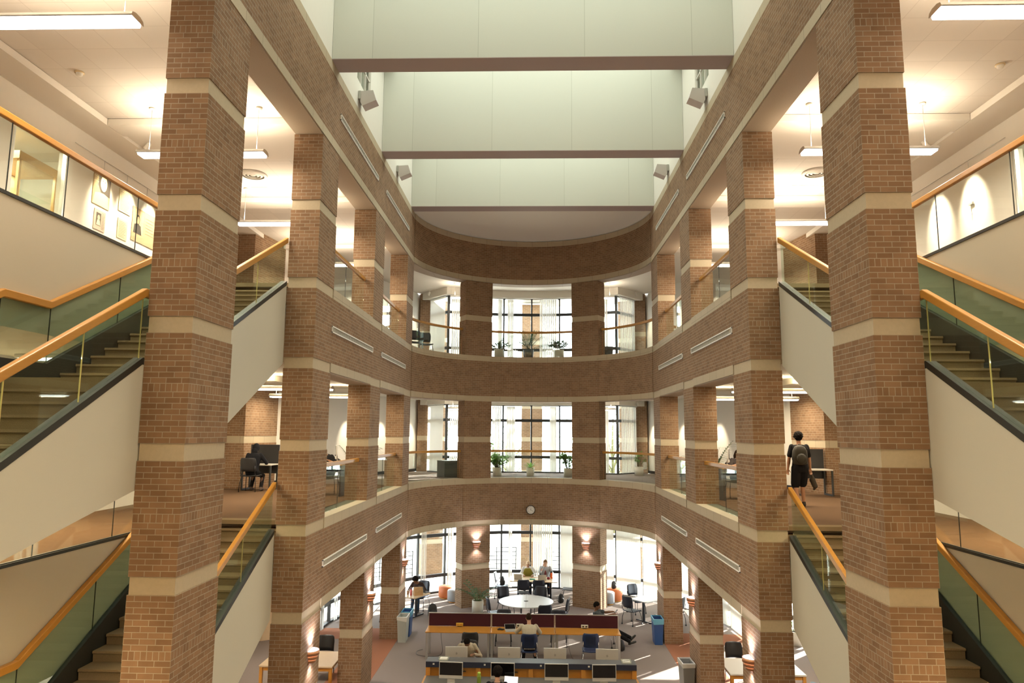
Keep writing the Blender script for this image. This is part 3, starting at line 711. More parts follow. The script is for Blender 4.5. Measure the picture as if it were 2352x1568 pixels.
for s in (-1, 1):
    root = empty('ceiling_panel', (s*6.73, 17.1, 12.34), 0, 'white square access panel on the ceiling over the %s top gallery' % SIDE[s], 'ceiling panel')
    m = MB(); m.box(-.34, .34, -.34, .34, -.015, 0); m.build('panel', plain('bright_panel_%d' % (s+1), (.85, .85, .84), .5), root); m = MB(); m.box(-.1, .1, -.1, .1, -.02, -.0151); m.build('vent', TILE, root)
    for j, x in enumerate((-.75, .75)):
        if s > 0: 
            q = empty('sprinkler', (x, 27.9, 12.36), 0, 'small ceiling sprinkler %s of the round diffuser by the top windows' % ('left', 'right')[j], 'sprinkler'); MB().lathe([(.001, 0), (.035, -.002), (.03, -.02), (.01, -.025), (.02, -.045), (.001, -.05)], 14).build('sprinkler_head', ALU, q)
# speakers high on the side walls
for s in (-1, 1):
    for y, nm in ((15.45, 'nearer'), (20.05, 'farther')):
        root = empty('wall_speaker', (s*4.03, y, 13.98), 0, '%s angled loudspeaker on the white wall above the %s brick front' % (nm, SIDE[s]), 'loudspeaker', 'loudspeakers under the skylight')
        m = MB(); m.prism([(0, -.13), (-.05, -.16), (-.42, .02), (-.34, .2), (0, .13)], 'y', -.15, .15) if False else m.prism([(-.13, -.05), (-.22, -.1), (-.08, -.42), (.16, -.34), (.14, -.05)], 'y', -.15, .15)
        m.v = [(-abs(x) if s > 0 else abs(x), yy, z) for x, yy, z in m.v]
        if s > 0: pass
        m2 = MB(); m2.idx([(x, yy, z) for x, yy, z in m.v], m.f, False); bmm = m2.build('cabinet', PINK if False else plain('speaker_grey_%s%s' % (s, nm), (.62, .58, .56), .6), root)
        b = bmesh.new(); b.from_mesh(bmm.data); bmesh.ops.recalc_face_normals(b, faces=b.faces); b.to_mesh(bmm.data); b.free()
        m = MB(); m.box(0, -s*.06, -.17, .17, -.05, .14); m.build('bracket', plain('speaker_bracket_%s%s' % (s, nm), (.5, .5, .46), .6), root)
# clock on the curved brick front
ck = empty('wall_clock', (-.02, CYA+4.025, 3.39), 0, 'round black rimmed wall clock on the lowest curved brick front', 'clock')
m = MB().lathe([(.001, 0), (.17, 0), (.172, .03), (.15, .035), (.148, .012), (.001, .012)], 36); m.xf(Matrix.Rotation(PI/2, 4, 'X')); m.build('rim', BLACK, ck)
m = MB().lathe([(.149, .0135), (.001, .0135)][::-1], 36); m.xf(Matrix.Rotation(PI/2, 4, 'X')); m.build('dial', plain('clock_white', (.85, .85, .83), .5), ck)
def text_mesh(txt, size, align='CENTER'):
    cu = bpy.data.curves.new('lettering', 'FONT'); cu.body = txt; cu.size = size; cu.align_x = align; cu.align_y = 'CENTER'; cu.resolution_u = 2; cu.extrude = .0006
    o = bpy.data.objects.new('lettering', cu); col.objects.link(o); dg = bpy.context.evaluated_depsgraph_get(); dg.update()
    me = bpy.data.meshes.new_from_object(o.evaluated_get(dg)); bpy.data.objects.remove(o); bpy.data.curves.remove(cu); return me
nb = bmesh.new()
for h in range(1, 13):
    me = text_mesh(str(h), .042); a = h*PI/6; k = len(nb.verts)
    me.transform(Matrix.Translation((.118*math.sin(a), -.0155, .118*math.cos(a))) @ Matrix.Rotation(PI/2, 4, 'X')); nb.from_mesh(me)
me = bpy.data.meshes.new('numerals'); nb.to_mesh(me); me.materials.append(BLACK); link('numerals', me, ck)
for nm, L, wd, an in (('hour_hand', .065, .010, math.radians(10)), ('minute_hand', .105, .007, math.radians(120))):
    m = MB(); m.box(-wd/2, wd/2, -.019, -.0165, -.015, L); m.xf(Matrix.Rotation(an, 4, 'Y')); m.build(nm, BLACK, ck)
# ---------------------------------------------------------------- posters and the display alcove on the top left gallery
PAPER = plain('warm_paper', (.66, .58, .38), .7); INK = plain('printed_ink', (.12, .10, .08), .7); SEPIA = plain('sepia_tone', (.42, .30, .16), .7); SEPL = plain('sepia_light', (.62, .48, .29), .7); PINKP = plain('pink_paper', (.50, .36, .30), .7); DGREY = plain('photo_dark', (.06, .05, .045), .6)
def wall_sheet(y0, y1, z0, z1, label, mat, cat='poster'):
    root = empty('poster', (-8.985, (y0+y1)/2, (z0+z1)/2), 0, label, cat, 'hanging sheets on the left top gallery wall')
    w_, h_ = (y1-y0)/2, (z1-z0)/2
    m = MB(); m.box(-.01, 0, -w_, w_, -h_, h_); m.build('board', mat, root); return root, w_, h_
def shape(root, pts, mat, d, name):
    m = MB(); m.prism(pts, 'x', d, d+.002); return m.build(name, mat, root)
def ell(cy0, cz, ry, rz2, n=20): return [(cy0+ry*math.cos(2*PI*i/n), cz+rz2*math.sin(2*PI*i/n)) for i in range(n)]
def text_lines(root, y0, y1, z0, z1, n, mat=INK):
    m = MB(); R = random.Random(int(1000*y0)+n)
    for i in range(n):
        z = z1-(z1-z0)*(i+.5)/n; m.box(.001, .002, y0, y0+(y1-y0)*R.uniform(.7, 1), z-.004, z+.004)
    m.build('text_lines', mat, root)
r_, w_, h_ = wall_sheet(13.57, 14.15, 10.87, 11.64, 'large sepia portrait poster of a smiling person hanging on the left gallery wall', SEPIA)
shape(r_, [(-.02, -.1), (.28, -.12), (.28, .37), (.1, .38), (-.10, .34), (-.16, .1)], DGREY, .0, 'hair'); shape(r_, ell(.05, .12, .11, .17), PAPER, .003, 'face'); shape(r_, [(-.28, -.38), (.27, -.38), (.22, -.12), (.08, -.09), (-.08, -.1), (-.22, -.14)], SEPL, .0005, 'shirt')
shape(r_, [(-.02, .02), (.10, .03), (.12, .06), (.04, .035), (-.01, .05)], PAPER, .006, 'smile'); shape(r_, ell(.01, .17, .016, .009), DGREY, .006, 'eye'); shape(r_, ell(.09, .16, .016, .009), DGREY, .006, 'eye'); shape(r_, [(.045, .14), (.06, .10), (.035, .10)], SEPL, .006, 'nose'); shape(r_, [(-.06, .24), (.0, .28), (.1, .28), (.16, .2), (.17, .32), (.0, .36), (-.08, .32)], DGREY, .006, 'fringe'); m = MB()
for q in (-.25, -.2, -.15): m.box(.001, .003, q, q+.015, -.0, .36)
for q in (.1, .2, .3): m.box(.001, .003, -.27, -.12, q, q+.015)
m.build('ladder', PAPER, r_)
r_, w_, h_ = wall_sheet(13.68, 14.06, 10.36, 10.79, 'pinkish clipping with a small photo below the large sepia portrait', PINKP); shape(r_, [(-.12, -.12), (.04, -.12), (.04, .15), (-.12, .15)], DGREY, .0, 'photo'); shape(r_, ell(-.04, .05, .04, .055), SEPL, .003, 'face'); shape(r_, [(-.11, -.11), (.03, -.11), (.0, 0), (-.08, 0)], PAPER, .003, 'shirt'); text_lines(r_, .06, .17, -.18, .18, 12)
r_, w_, h_ = wall_sheet(14.48, 14.93, 11.0, 11.5, 'cream text sheet hanging at rail height right of the sepia portrait', PAPER); text_lines(r_, -.18, .18, -.22, .2, 14)
r_, w_, h_ = wall_sheet(14.50, 14.86, 10.4, 10.84, 'small cream text sheet hanging below the other text sheet', PAPER); text_lines(r_, -.14, .14, -.19, .18, 11)
r_, w_, h_ = wall_sheet(15.02, 16.0, 10.5, 11.28, 'wide tan poster with a dark dressed figure and lettering, beside the column', plain('tan_poster', (.50, .36, .22), .7)); shape(r_, [(-.48, -.2), (-.05, -.2), (-.05, .35), (-.48, .35)], SEPL, .0, 'photo'); shape(r_, ell(-.27, .12, .075, .12), DGREY, .003, 'hair'); shape(r_, ell(-.27, .11, .05, .085), SEPL, .006, 'face'); shape(r_, [(-.43, -.2), (-.1, -.2), (-.15, .0), (-.27, .03), (-.4, 0)], DGREY, .003, 'clothing'); text_lines(r_, .05, .42, -.15, .28, 6)
m = MB(); tag(m.cyl((-8.97, 12.9, 11.86), (-8.97, 22, 11.86), .006, n=6).build('picture_rail_wire', ALU), 'thin picture rail wire running along the left top gallery wall', 'wire')
for j, (y, z) in enumerate(((13.86, 11.64), (14.7, 11.5), (15.5, 11.28))):
    tag(MB().cyl((-8.972, y, 11.855), (-8.972, y, z+.001), .004, n=6).build('hanging_wire', ALU), ('wire holding the large sepia portrait', 'wire holding the two cream text sheets', 'wire holding the wide tan poster')[j], 'wire', 'picture hanging wires')
tag(MB().cyl((8.97, 12.9, 11.86), (8.97, 22, 11.86), .006, n=6).build('picture_rail_wire', ALU), 'thin picture rail wire running along the right top gallery wall', 'wire')
q = empty('hanging_wire', (8.97, 14.05, 11.855), 0, 'empty hanging wire with a clip on the bare right gallery wall', 'wire', 'picture hanging wires')
MB().cyl((0, 0, 0), (0, 0, -1.25), .004, n=6).build('wire', ALU, q); m = MB(); m.box(-.02, .01, -.07, .07, -.93, -.88); m.build('clip', ALU, q)
for s in (-1, 1):
    nm = SIDE[s]; root = empty('glass_partition', (s*9.05, 12.07, 9.144), 0, 'glazed front with steel posts closing the alcove in the %s top gallery wall' % nm, 'glass partition'); tag(root, kind='thing')
    m = MB(); m.box(9.03, 9.045, 11.41, 12.74, 9.15, 11.59); part(m.mir(s), 'glass_panel', GLASSC, root)
    for ya in (11.35, 12.74): m = MB(); m.box(9.005, 9.08, ya+.002, ya+.058, 9.15, 11.595); part(m.mir(s), 'post', ALU, root)
    o = empty('ceiling_light', (s*10.3, 12.6, 11.90), 0, 'round recessed light in the %s alcove ceiling' % nm, 'ceiling light'); MB().lathe([(.15, -.002), (.15, -.02), (.001, -.02)], 20).build('diffuser', LAMPW, o)
    area_light('alcove_lamp', (s*10.2, 11.6, 11.85), (.5, .5), 70, (1, .9, .7))
dc = empty('display_case', (-9.92, 12.72, 9.144), 0, 'maple and glass display case in the left gallery alcove', 'display case')
MAPLE = wood_mat('case_maple', (.50, .30, .11), (.58, .38, .16))
m = MB()
for x in (-.4, .36):
    for y in (-.52, .47): m.box(x, x+.05, y, y+.05, .0, 2.1)
m.build('frame', MAPLE, dc); m = MB(); m.box(-.43, .43, -.56, .56, 2.1, 2.25); m.build('cornice', MAPLE, dc); m = MB(); m.box(-.4, .4, -.52, .52, .05, .75); m.build('base_cabinet', MAPLE, dc)
m = MB(); m.box(-.4, -.385, -.47, .47, .76, 2.095); m.build('back_panel', plain('case_back', (.62, .50, .28), .6), dc)
for z in (1.15, 1.55): m = MB(); m.box(-.38, .36, -.465, .465, z, z+.008); m.build('shelf', GLASSC, dc)
m = MB(); m.box(.385, .391, -.465, .465, .76, 2.095); m.build('glass_door', GLASSC, dc)
area_light('case_lamp', (-9.92, 12.72, 9.144+2.09), (.6, .8), 22, (1, .80, .52))
# ---------------------------------------------------------------- vertical blinds
def blind(p0, p1, z0, z1, f0, f1, turn, label, grp, sw=.089):
    """hung from p0 to p1, drawn over the fraction f0..f1, slats turned by 'turn' from flat"""
    p0, p1 = Vector((*p0, 0)), Vector((*p1, 0)); e = p1-p0; L = e.length; a = math.atan2(e.y, e.x)
    nin = Vector((e.y, -e.x, 0)).normalized(); c = Vector((0, 22.3, 0))
    if (c-p0).dot(nin) < 0: nin = -nin
    base = p0+nin*.13+e.normalized()*.05; L -= .10; root = empty('vertical_blind', (base.x, base.y, z0), a, label, 'blind', grp)
    m = MB(); m.box(.01, L-.01, -.02, .02, z1-z0-.05, z1-z0-.01); m.build('head_rail', ALU, root)
    w_ = (f1-f0)*L; stack = turn > 1.3; pitch = .055 if stack else .078; n = max(2, int(w_/pitch)); m = MB()
    for i in range(n):
        x = f0*L+w_*(i+.5)/n; b = m.n(); hw = sw/2
        m.box(-hw, hw, -.0012, .0012, .035, z1-z0-.055)
        m.xf(Matrix.Translation((x, 0, 0)) @ Matrix.Rotation((.62+.25*(i % 2) if stack else turn)+(random.uniform(-.04, .04)), 4, 'Z'), b)
    o = m.build('slats', BLIND, root); return root
G1 = {k: (ring(k), ring(k+1)) for k in range(-9, 9)}
def gb(k, f0, f1, turn, label, grp='vertical blinds on the ground floor'): blind(*G1[k], .02, 3.0, f0, f1, turn, label, grp)
gb(-1, .22, .36, 1.45, 'thin stack of blind slats in the middle ground floor windows, left half')
gb(0, .06, .80, .85, 'vertical blind partly drawn behind the person in a grey cardigan'); gb(1, .03, .97, .5, 'vertical blind drawn beside the right curved pier, left of it')
for k, nm in zip(range(2, 9), ('first', 'second', 'third', 'fourth', 'fifth', 'sixth', 'seventh')): gb(k, .02, .98, .45 if k < 3 else .95, 'closed sunlit ground floor blind, %s window right of the right pier' % nm, 'closed sunlit blinds on the ground floor right side')
for k, nm in zip(range(-3, -10, -1), ('first', 'second', 'third', 'fourth', 'fifth', 'sixth', 'seventh')): gb(k, .02, .25, 1.42, 'gathered ground floor blind, %s window left of the left pier' % nm, 'gathered blinds on the ground floor left side')
for lv, top, nm in ((LV[1], 7.42, 'second'), (LV[2], 12.05, 'third')):
    def ub(i, f0, f1, turn, lab): blind(bowp(BX[i]), bowp(BX[i+1]), lv+.02, top, f0, f1, turn, lab+' on the %s level' % nm, 'vertical blinds on the %s level' % nm)
    ub(0, .05, .9, .7 if nm == 'second' else .5, 'vertical blind just left of the left pier'); ub(1, .62 if nm == 'second' else .8, .95, 1.4, 'stack of blind slats at the left end of the middle windows')
    ub(2, .10, .42 if nm == 'second' else .33, 1.35, 'gathered blind beside the left mullion of the middle windows')
    if nm == 'second': ub(3, .68, .92, 1.4, 'cream gathered blind right of the centre of the middle windows')
    else: ub(3, .27, .93, .8, 'half drawn pleated blind right of the centre of the middle windows'); ub(4, .5, .95, .8, 'blind at the right end of the middle windows')
    ub(5, .05, .75, 1.0 if nm == 'third' else .6, 'vertical blind just right of the right pier')
    blind((-4.43, 30.42), (-3.56, 29.36), lv+.02, top, .03, .97, .25, 'flat closed blind beside the left brick pilaster on the %s level' % nm, 'closed blinds beside the pilasters'); blind((3.56, 29.36), (4.43, 30.42), lv+.02, top, .03, .97, .25, 'flat closed blind beside the right brick pilaster on the %s level' % nm, 'closed blinds beside the pilasters')
# ---------------------------------------------------------------- furniture
def rot(a): return Matrix.Rotation(a, 4, 'Z')
def chair_proto(name, mat, legmat, label, slats=False, casters=True):
    root = empty(name, (0, 0, 0), 0, label, 'chair')
    m = MB(); rows = []
    prof = [(.23, .415), (.20, .445), (.10, .44), (-.05, .43), (-.18, .435), (-.215, .45)]
    for t in (0, -.022):
        rows.append([[(x*(.225 if abs(x) < 2 else 1), y, z+t+.02*x*x) for x in (-1, -.5, 0, .5, 1)] for y, z in prof])
    def shell(m, A, B):
        nR, nC = len(A), len(A[0]); V = [p for r in A for p in r]+[p for r in B for p in r]; o = nR*nC; F = []
        for i in range(nR-1):
            for j in range(nC-1): F += [(i*nC+j, i*nC+j+1, (i+1)*nC+j+1, (i+1)*nC+j), (o+i*nC+j, o+(i+1)*nC+j, o+(i+1)*nC+j+1, o+i*nC+j+1)]
        ring = [j for j in range(nC)]+[i*nC+nC-1 for i in range(1, nR)]+[(nR-1)*nC+j for j in range(nC-2, -1, -1)]+[i*nC for i in range(nR-2, 0, -1)]
        for a, b in zip(ring, ring[1:]+ring[:1]): F.append((b, a, o+a, o+b))
        m.idx(V, F, True)
    shell(m, *rows); m.build('seat', mat, root)
    m = MB(); pb = [(.56, -.232, .20), (.65, -.245, .22), (.79, -.265, .225), (.90, -.287, .21), (.935, -.295, .175)]
    A, B = [[[(x*w_, y+.05*x*x+t, z) for x in (-1, -.5, 0, .5, 1)] for z, y, w_ in pb] for t in (0, -.018)]
    shell(m, A, B); m.build('backrest', mat, root)
    if slats:
        m = MB()
        for i in range(7): x = -.12+.04*i; m.box(x-.006, x+.006, -.297, -.285, .64, .86)
        m.build('back_slots', NAVY, root)
    for sx in (-1, 1):
        for sy in (-1, 1):
            top = (sx*.19, .16 if sy > 0 else -.17, .42); ft = (sx*.23, .235 if sy > 0 else -.235, .05 if casters else .0)
            m = MB().tube([top, ((top[0]+ft[0])/2+.012*sx, (top[1]+ft[1])/2+.02*sy, .24), ft], .0105, 8); lg = m.build('leg', legmat, root)
            if casters: m = MB().cyl((ft[0]-.014, ft[1], .026), (ft[0]+.014, ft[1], .026), .0255, n=12); m.build('caster', BLACK, lg)
        m = MB().tube([(sx*.19, -.16, .42), (sx*.205, -.235, .52), (sx*.20, -.262, .72)], .0105, 8); m.build('back_frame', legmat, root)
    m = MB().tube([(-.19, .16, .42), (.19, .16, .42)], .009, 6); m.build('stretcher', legmat, root)
    return root
PROTO = {}
def chair(kind, x, y, rz, label, grp, z=0):
    if kind not in PROTO:
        PROTO[kind] = {'navy': lambda: chair_proto('office_chair', NAVY, DARKT, label), 'blue': lambda: chair_proto('office_chair', BLUEP, CHROME, label, True), 'black': lambda: chair_proto('office_chair', CHAIRB, DARKT, label, False, False)}[kind]()
        o = PROTO[kind]; o.location = (x, y, z); o.rotation_euler = (0, 0, rz); tag(o, label, 'chair', grp); return o
    return dup(PROTO[kind], (x, y, z), rz, label, grp)
GC = 'chairs on the ground floor'
def face(dx, dy): return math.atan2(-dx, dy)          # heading: local +Y towards (dx, dy)
chair('black', -1.62, 19.86, .05, 'empty black chair pulled up to the left bench desk', GC)
chair('blue', -.02, 19.80, 0, 'navy chair under the person in a cream shirt at the bench', GC)
chair('blue', 1.64, 19.92, -.05, 'empty navy chair with a slotted back at the right bench desk', GC)
chair('navy', -.80, 21.85, PI, 'dark chair behind the left of the maroon screens, only its legs showing', GC)
chair('navy', .85, 21.85, PI, 'dark chair behind the middle maroon screen, only its legs showing', GC)
chair('blue', 2.22, 21.85, -PI/2-.25, 'chair under the person holding a phone', GC)
chair('navy', -1.16, 23.72, face(1, .3), 'dark chair at the left of the round table', GC)
chair('navy', .98, 23.75, face(-1, .25), 'dark chair at the right of the round table', GC)
chair('navy', .40, 22.98, face(-.25, 1), 'dark chair at the front right of the round table, back to the camera', GC)
chair('navy', -.86, 25.02, face(.5, -1), 'dark chair at the back left of the round table', GC)
chair('navy', .28, 25.12, face(-.3, -1), 'dark chair at the back right of the round table', GC)
chair('navy', -.28, 26.72, .05, 'left one of two dark chairs on the near side of the window table', GC)
chair('navy', .30, 26.70, -.03, 'right one of two dark chairs on the near side of the window table', GC)
chair('navy', -1.12, 27.75, face(1, -.1), 'dark chair at the left end of the window table with a bag on it', GC)
chair('navy', 1.42, 27.35, face(-1, .1), 'dark blue chair at the right end of the window table', GC)
chair('navy', -.12, 28.52, PI, 'chair under the person with a beige headscarf', GC)
chair('navy', .56, 28.50, PI, 'chair under the person in a grey cardigan', GC)
chair('navy', 3.36, 24.28, face(.75, .66), 'dark chair on casters at the near end of the right window table', GC)
chair('navy', 3.72, 25.75, face(.5, -.85), 'dark chair behind the right window table', GC)
chair('navy', 4.78, 24.2, face(-.64, .75), 'dark chair at the far side of the right window table, by the last column', GC)
chair('navy', -3.92, 25.82, face(-.35, -1), 'chair under the person bent over the left window table', GC)
chair('navy', -4.72, 24.2, face(.2, 1), 'dark chair left of the left window table, half behind the column', GC)
chair('black', -5.35, 18.85, PI, 'black chair behind the tan table on the left', GC)
chair('black', -5.22, 16.95, .3, 'black chair in front of the tan table on the left', GC)
chair('black', 5.25, 18.85, PI, 'black chair behind the pale table on the right', GC)
chair('blue', 5.15, 16.95, -.3, 'navy slotted chair in front of the pale table on the right', GC)
chair('black', 6.7, 17.4, .9, 'black chair at the outer end of the pale table on the right', GC)
chair('navy', -5.15, 21.55, face(-.6, 1), 'dark chair on casters by the white table behind the left columns', GC)
chair('navy', 5.02, 21.6, face(.6, 1), 'dark chair on casters by the white table behind the right columns', GC)
chair('black', -1.57, 18.62, PI, 'chair under the dark haired person behind the computer counter', GC)
chair('black', -.67, 15.35, 0, 'chair under the person at the front of the computer counter', GC)
def table(x, y, rz, L, W, label, mat=LAMIN, h=.74, name='table'):
    root = empty(name, (x, y, 0), rz, label, 'table')
    m = MB(); r = .06; P = []
    for cx, cy2, a0 in ((L/2-r, W/2-r, 0), (-L/2+r, W/2-r, PI/2), (-L/2+r, -W/2+r, PI), (L/2-r, -W/2+r, 1.5*PI)): P += [(cx+r*math.cos(a0+PI/2*i/4), cy2+r*math.sin(a0+PI/2*i/4)) for i in range(5)]
    m.prism(P, 'z', h-.028, h); m.build('table_top', mat, root)
    for sx in (-1, 1):
        x_ = sx*(L/2-.28); m = MB(); m.box(x_-.03, x_+.03, -.035, .035, .05, h-.03); m.build('column', DARKT, root)
        m = MB(); m.box(x_-.03, x_+.03, -W/2+.06, W/2-.06, .015, .05); ft = m.build('foot', DARKT, root)
        for sy in (-1, 1): m = MB().cyl((x_-.014, sy*(W/2-.1), .0185), (x_+.014, sy*(W/2-.1), .0185), .018, n=10); m.build('caster', BLACK, ft)
    return root
table(.13, 27.58, -.06, 1.80, .92, 'pale table by the middle windows where two people work', LAMINT)
table(4.15, 24.85, math.atan2(.64, .77), 1.5, .76, 'pale table by the right windows beside the last column', LAMINW)
table(-4.33, 24.95, math.atan2(-.45, .89), 1.5, .95, 'pale table by the left windows with a paper bag on it', LAMINT)
table(-5.32, 22.65, 0, .98, 1.1, 'white table half hidden behind the third and last left columns', LAMINW)
table(5.32, 22.65, 0, .98, 1.1, 'white table half hidden behind the third and last right columns', LAMINW)
def four_leg(x0, x1, y0, y1, label, mat, legm):
    root = empty('table', ((x0+x1)/2, (y0+y1)/2, 0), 0, label, 'table'); a, b = (x1-x0)/2, (y1-y0)/2
    m = MB(); m.box(-a, a, -b, b, .70, .74); m.build('table_top', mat, root, bevel=.01); m = MB(); m.box(-a+.06, a-.06, -b+.06, b-.06, .61, .699); m.build('apron', legm, root)
    for sx in (-1, 1):
        for sy in (-1, 1): m = MB(); m.box(sx*(a-.05)-.035, sx*(a-.05)+.035, sy*(b-.05)-.035, sy*(b-.05)+.035, 0, .699); m.build('leg', legm, root)
four_leg(-6.42, -4.66, 17.25, 18.42, 'tan wooden table behind the second and third left columns', LAMINT, OAKDARK); four_leg(4.66, 6.42, 17.25, 18.42, 'pale table with dark legs behind the second and third right columns', LAMIN, OAKDARK)
# round table of two halves
rt = empty('round_table', (-.15, 24.05, 0), 0, 'round white table made of two half tops in the middle of the floor', 'table')
for s in (-1, 1):
    m = MB(); m.prism([(s*(.004+.895*math.sin(PI*i/20)), .895*math.cos(PI*i/20)) for i in range(21)], 'z', .712, .74); o = m.build('half_top', LAMINW, rt)
    for y in (-.42, .42):
        m = MB().tube([(s*.16, y, .711), (s*.16, y, .06)], .018, 8); lg = m.build('leg', DARKT, rt); m = MB().cyl((s*.16-.015, y, .026), (s*.16+.015, y, .026), .0255, n=12); m.build('caster', BLACK, lg)
    m = MB(); m.box(s*.16-.02, s*.16+.02, -.45, .45, .66, .711); m.build('frame_bar', DARKT, rt)
m = MB().cyl((0, 0, .7401), (0, 0, .748), .075, n=18); m.build('cable_grommet', BLACK, rt)
# the three bench desks with maroon screens
for i, nm in enumerate(('left', 'middle', 'right')):
    x0 = -2.925+i*1.815; x1 = x0+1.808; root = empty('study_desk', ((x0+x1)/2, 20.62, 0), 0, '%s one of three oak bench desks with a maroon fabric screen' % nm, 'desk', 'bench desks in a row')
    a = (x1-x0)/2; m = MB(); m.box(-a, a, -.32, .33, .71, .74); m.build('desk_top', OAKDARK, root, bevel=.006)
    sr = MB(); sr.box(-a+.02, a-.02, .29, .32, .745, 1.085); sp_ = sr.build('privacy_screen', MAROON, root)
    m = MB(); m.box(-a, a, .285, .325, 1.086, 1.105); m.build('top_trim', ALU, sp_)
    for sx in (-1, 1): m = MB(); m.box(sx*(a-.01)-.009, sx*(a-.01)+.009, .284, .326, .742, 1.085); m.build('side_trim', ALU, sp_)
    for sx in (-1, 1):
        for y in (-.26, .28): m = MB(); m.box(sx*(a-.045)-.03, sx*(a-.045)+.03, y-.03, y+.03, 0, .709); m.build('leg', ALU, root)
    m = MB(); m.box(-a+.08, a-.08, .26, .30, .62, .70); m.build('cable_tray', DARKT, root)
YB = plain('yellow_socket', (.62, .40, .06), .5); WB = plain('white_socket', (.72, .70, .62), .5)
for x, mt, lb in ((-2.02, YB, 'yellow power outlet box on the left bench desk'), (-.30, WB, 'white power outlet box in front of the person in a cream shirt'), (1.55, WB, 'white power outlet box on the right bench desk')):
    root = empty('power_outlet', (x, 20.86, .741), 0, lb, 'power outlet', 'outlet boxes on the bench desks'); m = MB(); m.box(-.10, .10, -.03, .03, .02, .10); m.build('housing', mt, root, bevel=.006)
    m = MB(); m.box(-.06, .06, -.02, .02, 0, .02); m.build('base', BLACK, root)
    for sx in (-1, 1): m = MB(); m.box(sx*.045-.025, sx*.045+.025, -.033, -.0301, .04, .08); m.build('socket', BLACK if mt is WB else OAKDARK, root)
def cable(pts, label, r=.006): 
    P = []; k = len(pts)
    for i in range(k-1):
        p0, p1, p2, p3 = [Vector(pts[max(0, min(k-1, j))]) for j in (i-1, i, i+1, i+2)]
        for t in range(6):
            u = t/6; P.append(.5*((2*p1)+(p2-p0)*u+(2*p0-5*p1+4*p2-p3)*u*u+(3*p1-p0-3*p2+p3)*u**3))
    P.append(Vector(pts[-1])); o = MB().tube(P, r, 6).build('power_cable', BLACK); tag(o, label, 'cable'); return o
cable([(-2.55, 20.8, .70), (-2.52, 20.75, .4), (-2.48, 20.7, .1), (-2.6, 20.6, .007), (-2.9, 20.55, .007), (-3.2, 20.7, .007), (-3.25, 21.0, .007), (-3.1, 21.1, .03)], 'black power cable trailing onto the carpet at the left bench end')
cable([(1.05, 20.75, .70), (1.08, 20.6, .35), (1.2, 20.5, .02), (1.5, 20.3, .007), (1.8, 20.25, .007)], 'thin dark cable hanging under the right bench desk', .005)
cable([(1.0, 24.1, .007), (1.5, 24.3, .007), (2.1, 25.0, .007), (2.35, 25.7, .012)], 'dark cable running over the carpet from the round table to the right pier', .008)
# ---------------------------------------------------------------- computer counter
cc = empty('computer_counter', (.03, 16.75, 0), 0, 'long oak computer counter with a slate shelf along the top', 'counter')
m = MB(); m.box(-2.40, 2.40, .02, .36, 1.015, 1.05); m.build('raised_shelf', SLATE, cc, bevel=.004); m = MB(); m.box(-2.40, 2.40, .0, .019, .93, 1.05); m.build('shelf_front', plain('ink_blue_laminate', (.02, .025, .05), .4), cc)
m = MB(); m.box(-2.38, 2.38, .12, .16, .0, 1.014); m.build('back_board', OAKDARK, cc)
for i in range(5): x = (-2.35, -1.2, .0, 1.2, 2.35)[i]; m = MB(); m.box(x-.05, x+.05, .02, .119, .741, .929); m.build('divider', OAKDARK, cc)
m = MB(); m.box(-2.38, 2.38, -.95, .02, .71, .74); m.build('desk_top', DESKG, cc); m = MB(); m.box(-2.42, 2.42, -.99, -.951, .70, .745); m.build('edge_trim', OAKDARK, cc)
for sx in (-1, 1): m = MB(); m.box(sx*2.40-.02, sx*2.40+.02, -.95, .02, .0, .742); m.build('end_panel', OAKDARK, cc)
m = MB(); m.box(-2.38, 2.38, .36, 1.25, .71, .74); m.build('rear_desk_top', DESKG, cc); 
for sx in (-1, 1): m = MB(); m.box(sx*2.40-.02, sx*2.40+.02, .16, 1.25, .0, .742); m.build('rear_end_panel', OAKDARK, cc)
for i, x in enumerate((-1.55, -.36, .36 if False else .45, 1.72)): m = MB(); m.tube([(x-.06, .118, .82), (x+.06, .118, .82)], .035, 10, flat=.3); m.build('cable_port', BLACK, cc)
for i, x in enumerate((-2.22, -1.05, .23, 1.32)): m = MB(); m.box(x-.02, x+.02, -.004, -.0005, .985, 1.02); m.build('number_tag', POT, cc)
SCREEN = plain('dark_screen', (.004, .004, .005), .12, spec=.6)
SILV = plain('computer_silver', (.60, .60, .58), .35, metal=.3)
def computer(x, y, rz, label, grp, apple=False):
    root = empty('desktop_computer', (x, y, .741), rz, label, 'computer', grp)
    m = MB(); m.box(-.265, .265, -.014, .012, .10, .455); m.build('case', SILV, root, bevel=.006); m = MB(); m.box(-.25, .25, -.0165, -.0145, .175, .44); m.build('screen', SCREEN, root)
    m = MB(); m.prism([(.02, .22), (.03, .215), (.05, .10), (.04, .006), (.10, .006), (.10, 0), (-.10, 0), (-.10, .006), (.02, .008), (.035, .10)], 'x', -.085, .085); m.build('stand', SILV, root)
    if apple:      # the mark on the back of the case: a bitten round fruit with a leaf
        P = [(.026*math.cos(t)*(1-.10*max(0, math.sin(t))**6), .027*math.sin(t)) for t in [2*PI*i/28 for i in range(28)]]
        P = [(px-(.008 if px > .018 and abs(pz) < .013 else 0), pz) for px, pz in P]
        m = MB(); m.prism([(pz+.30, px) for px, pz in P], 'y', .0122, .0135); m.prism([(.333, .003), (.345, .012), (.34, .004)], 'y', .0122, .0135); m.build('emblem', plain('emblem_grey%d' % len(MATS), (.42, .42, .42), .3, metal=.5), root)
    return root
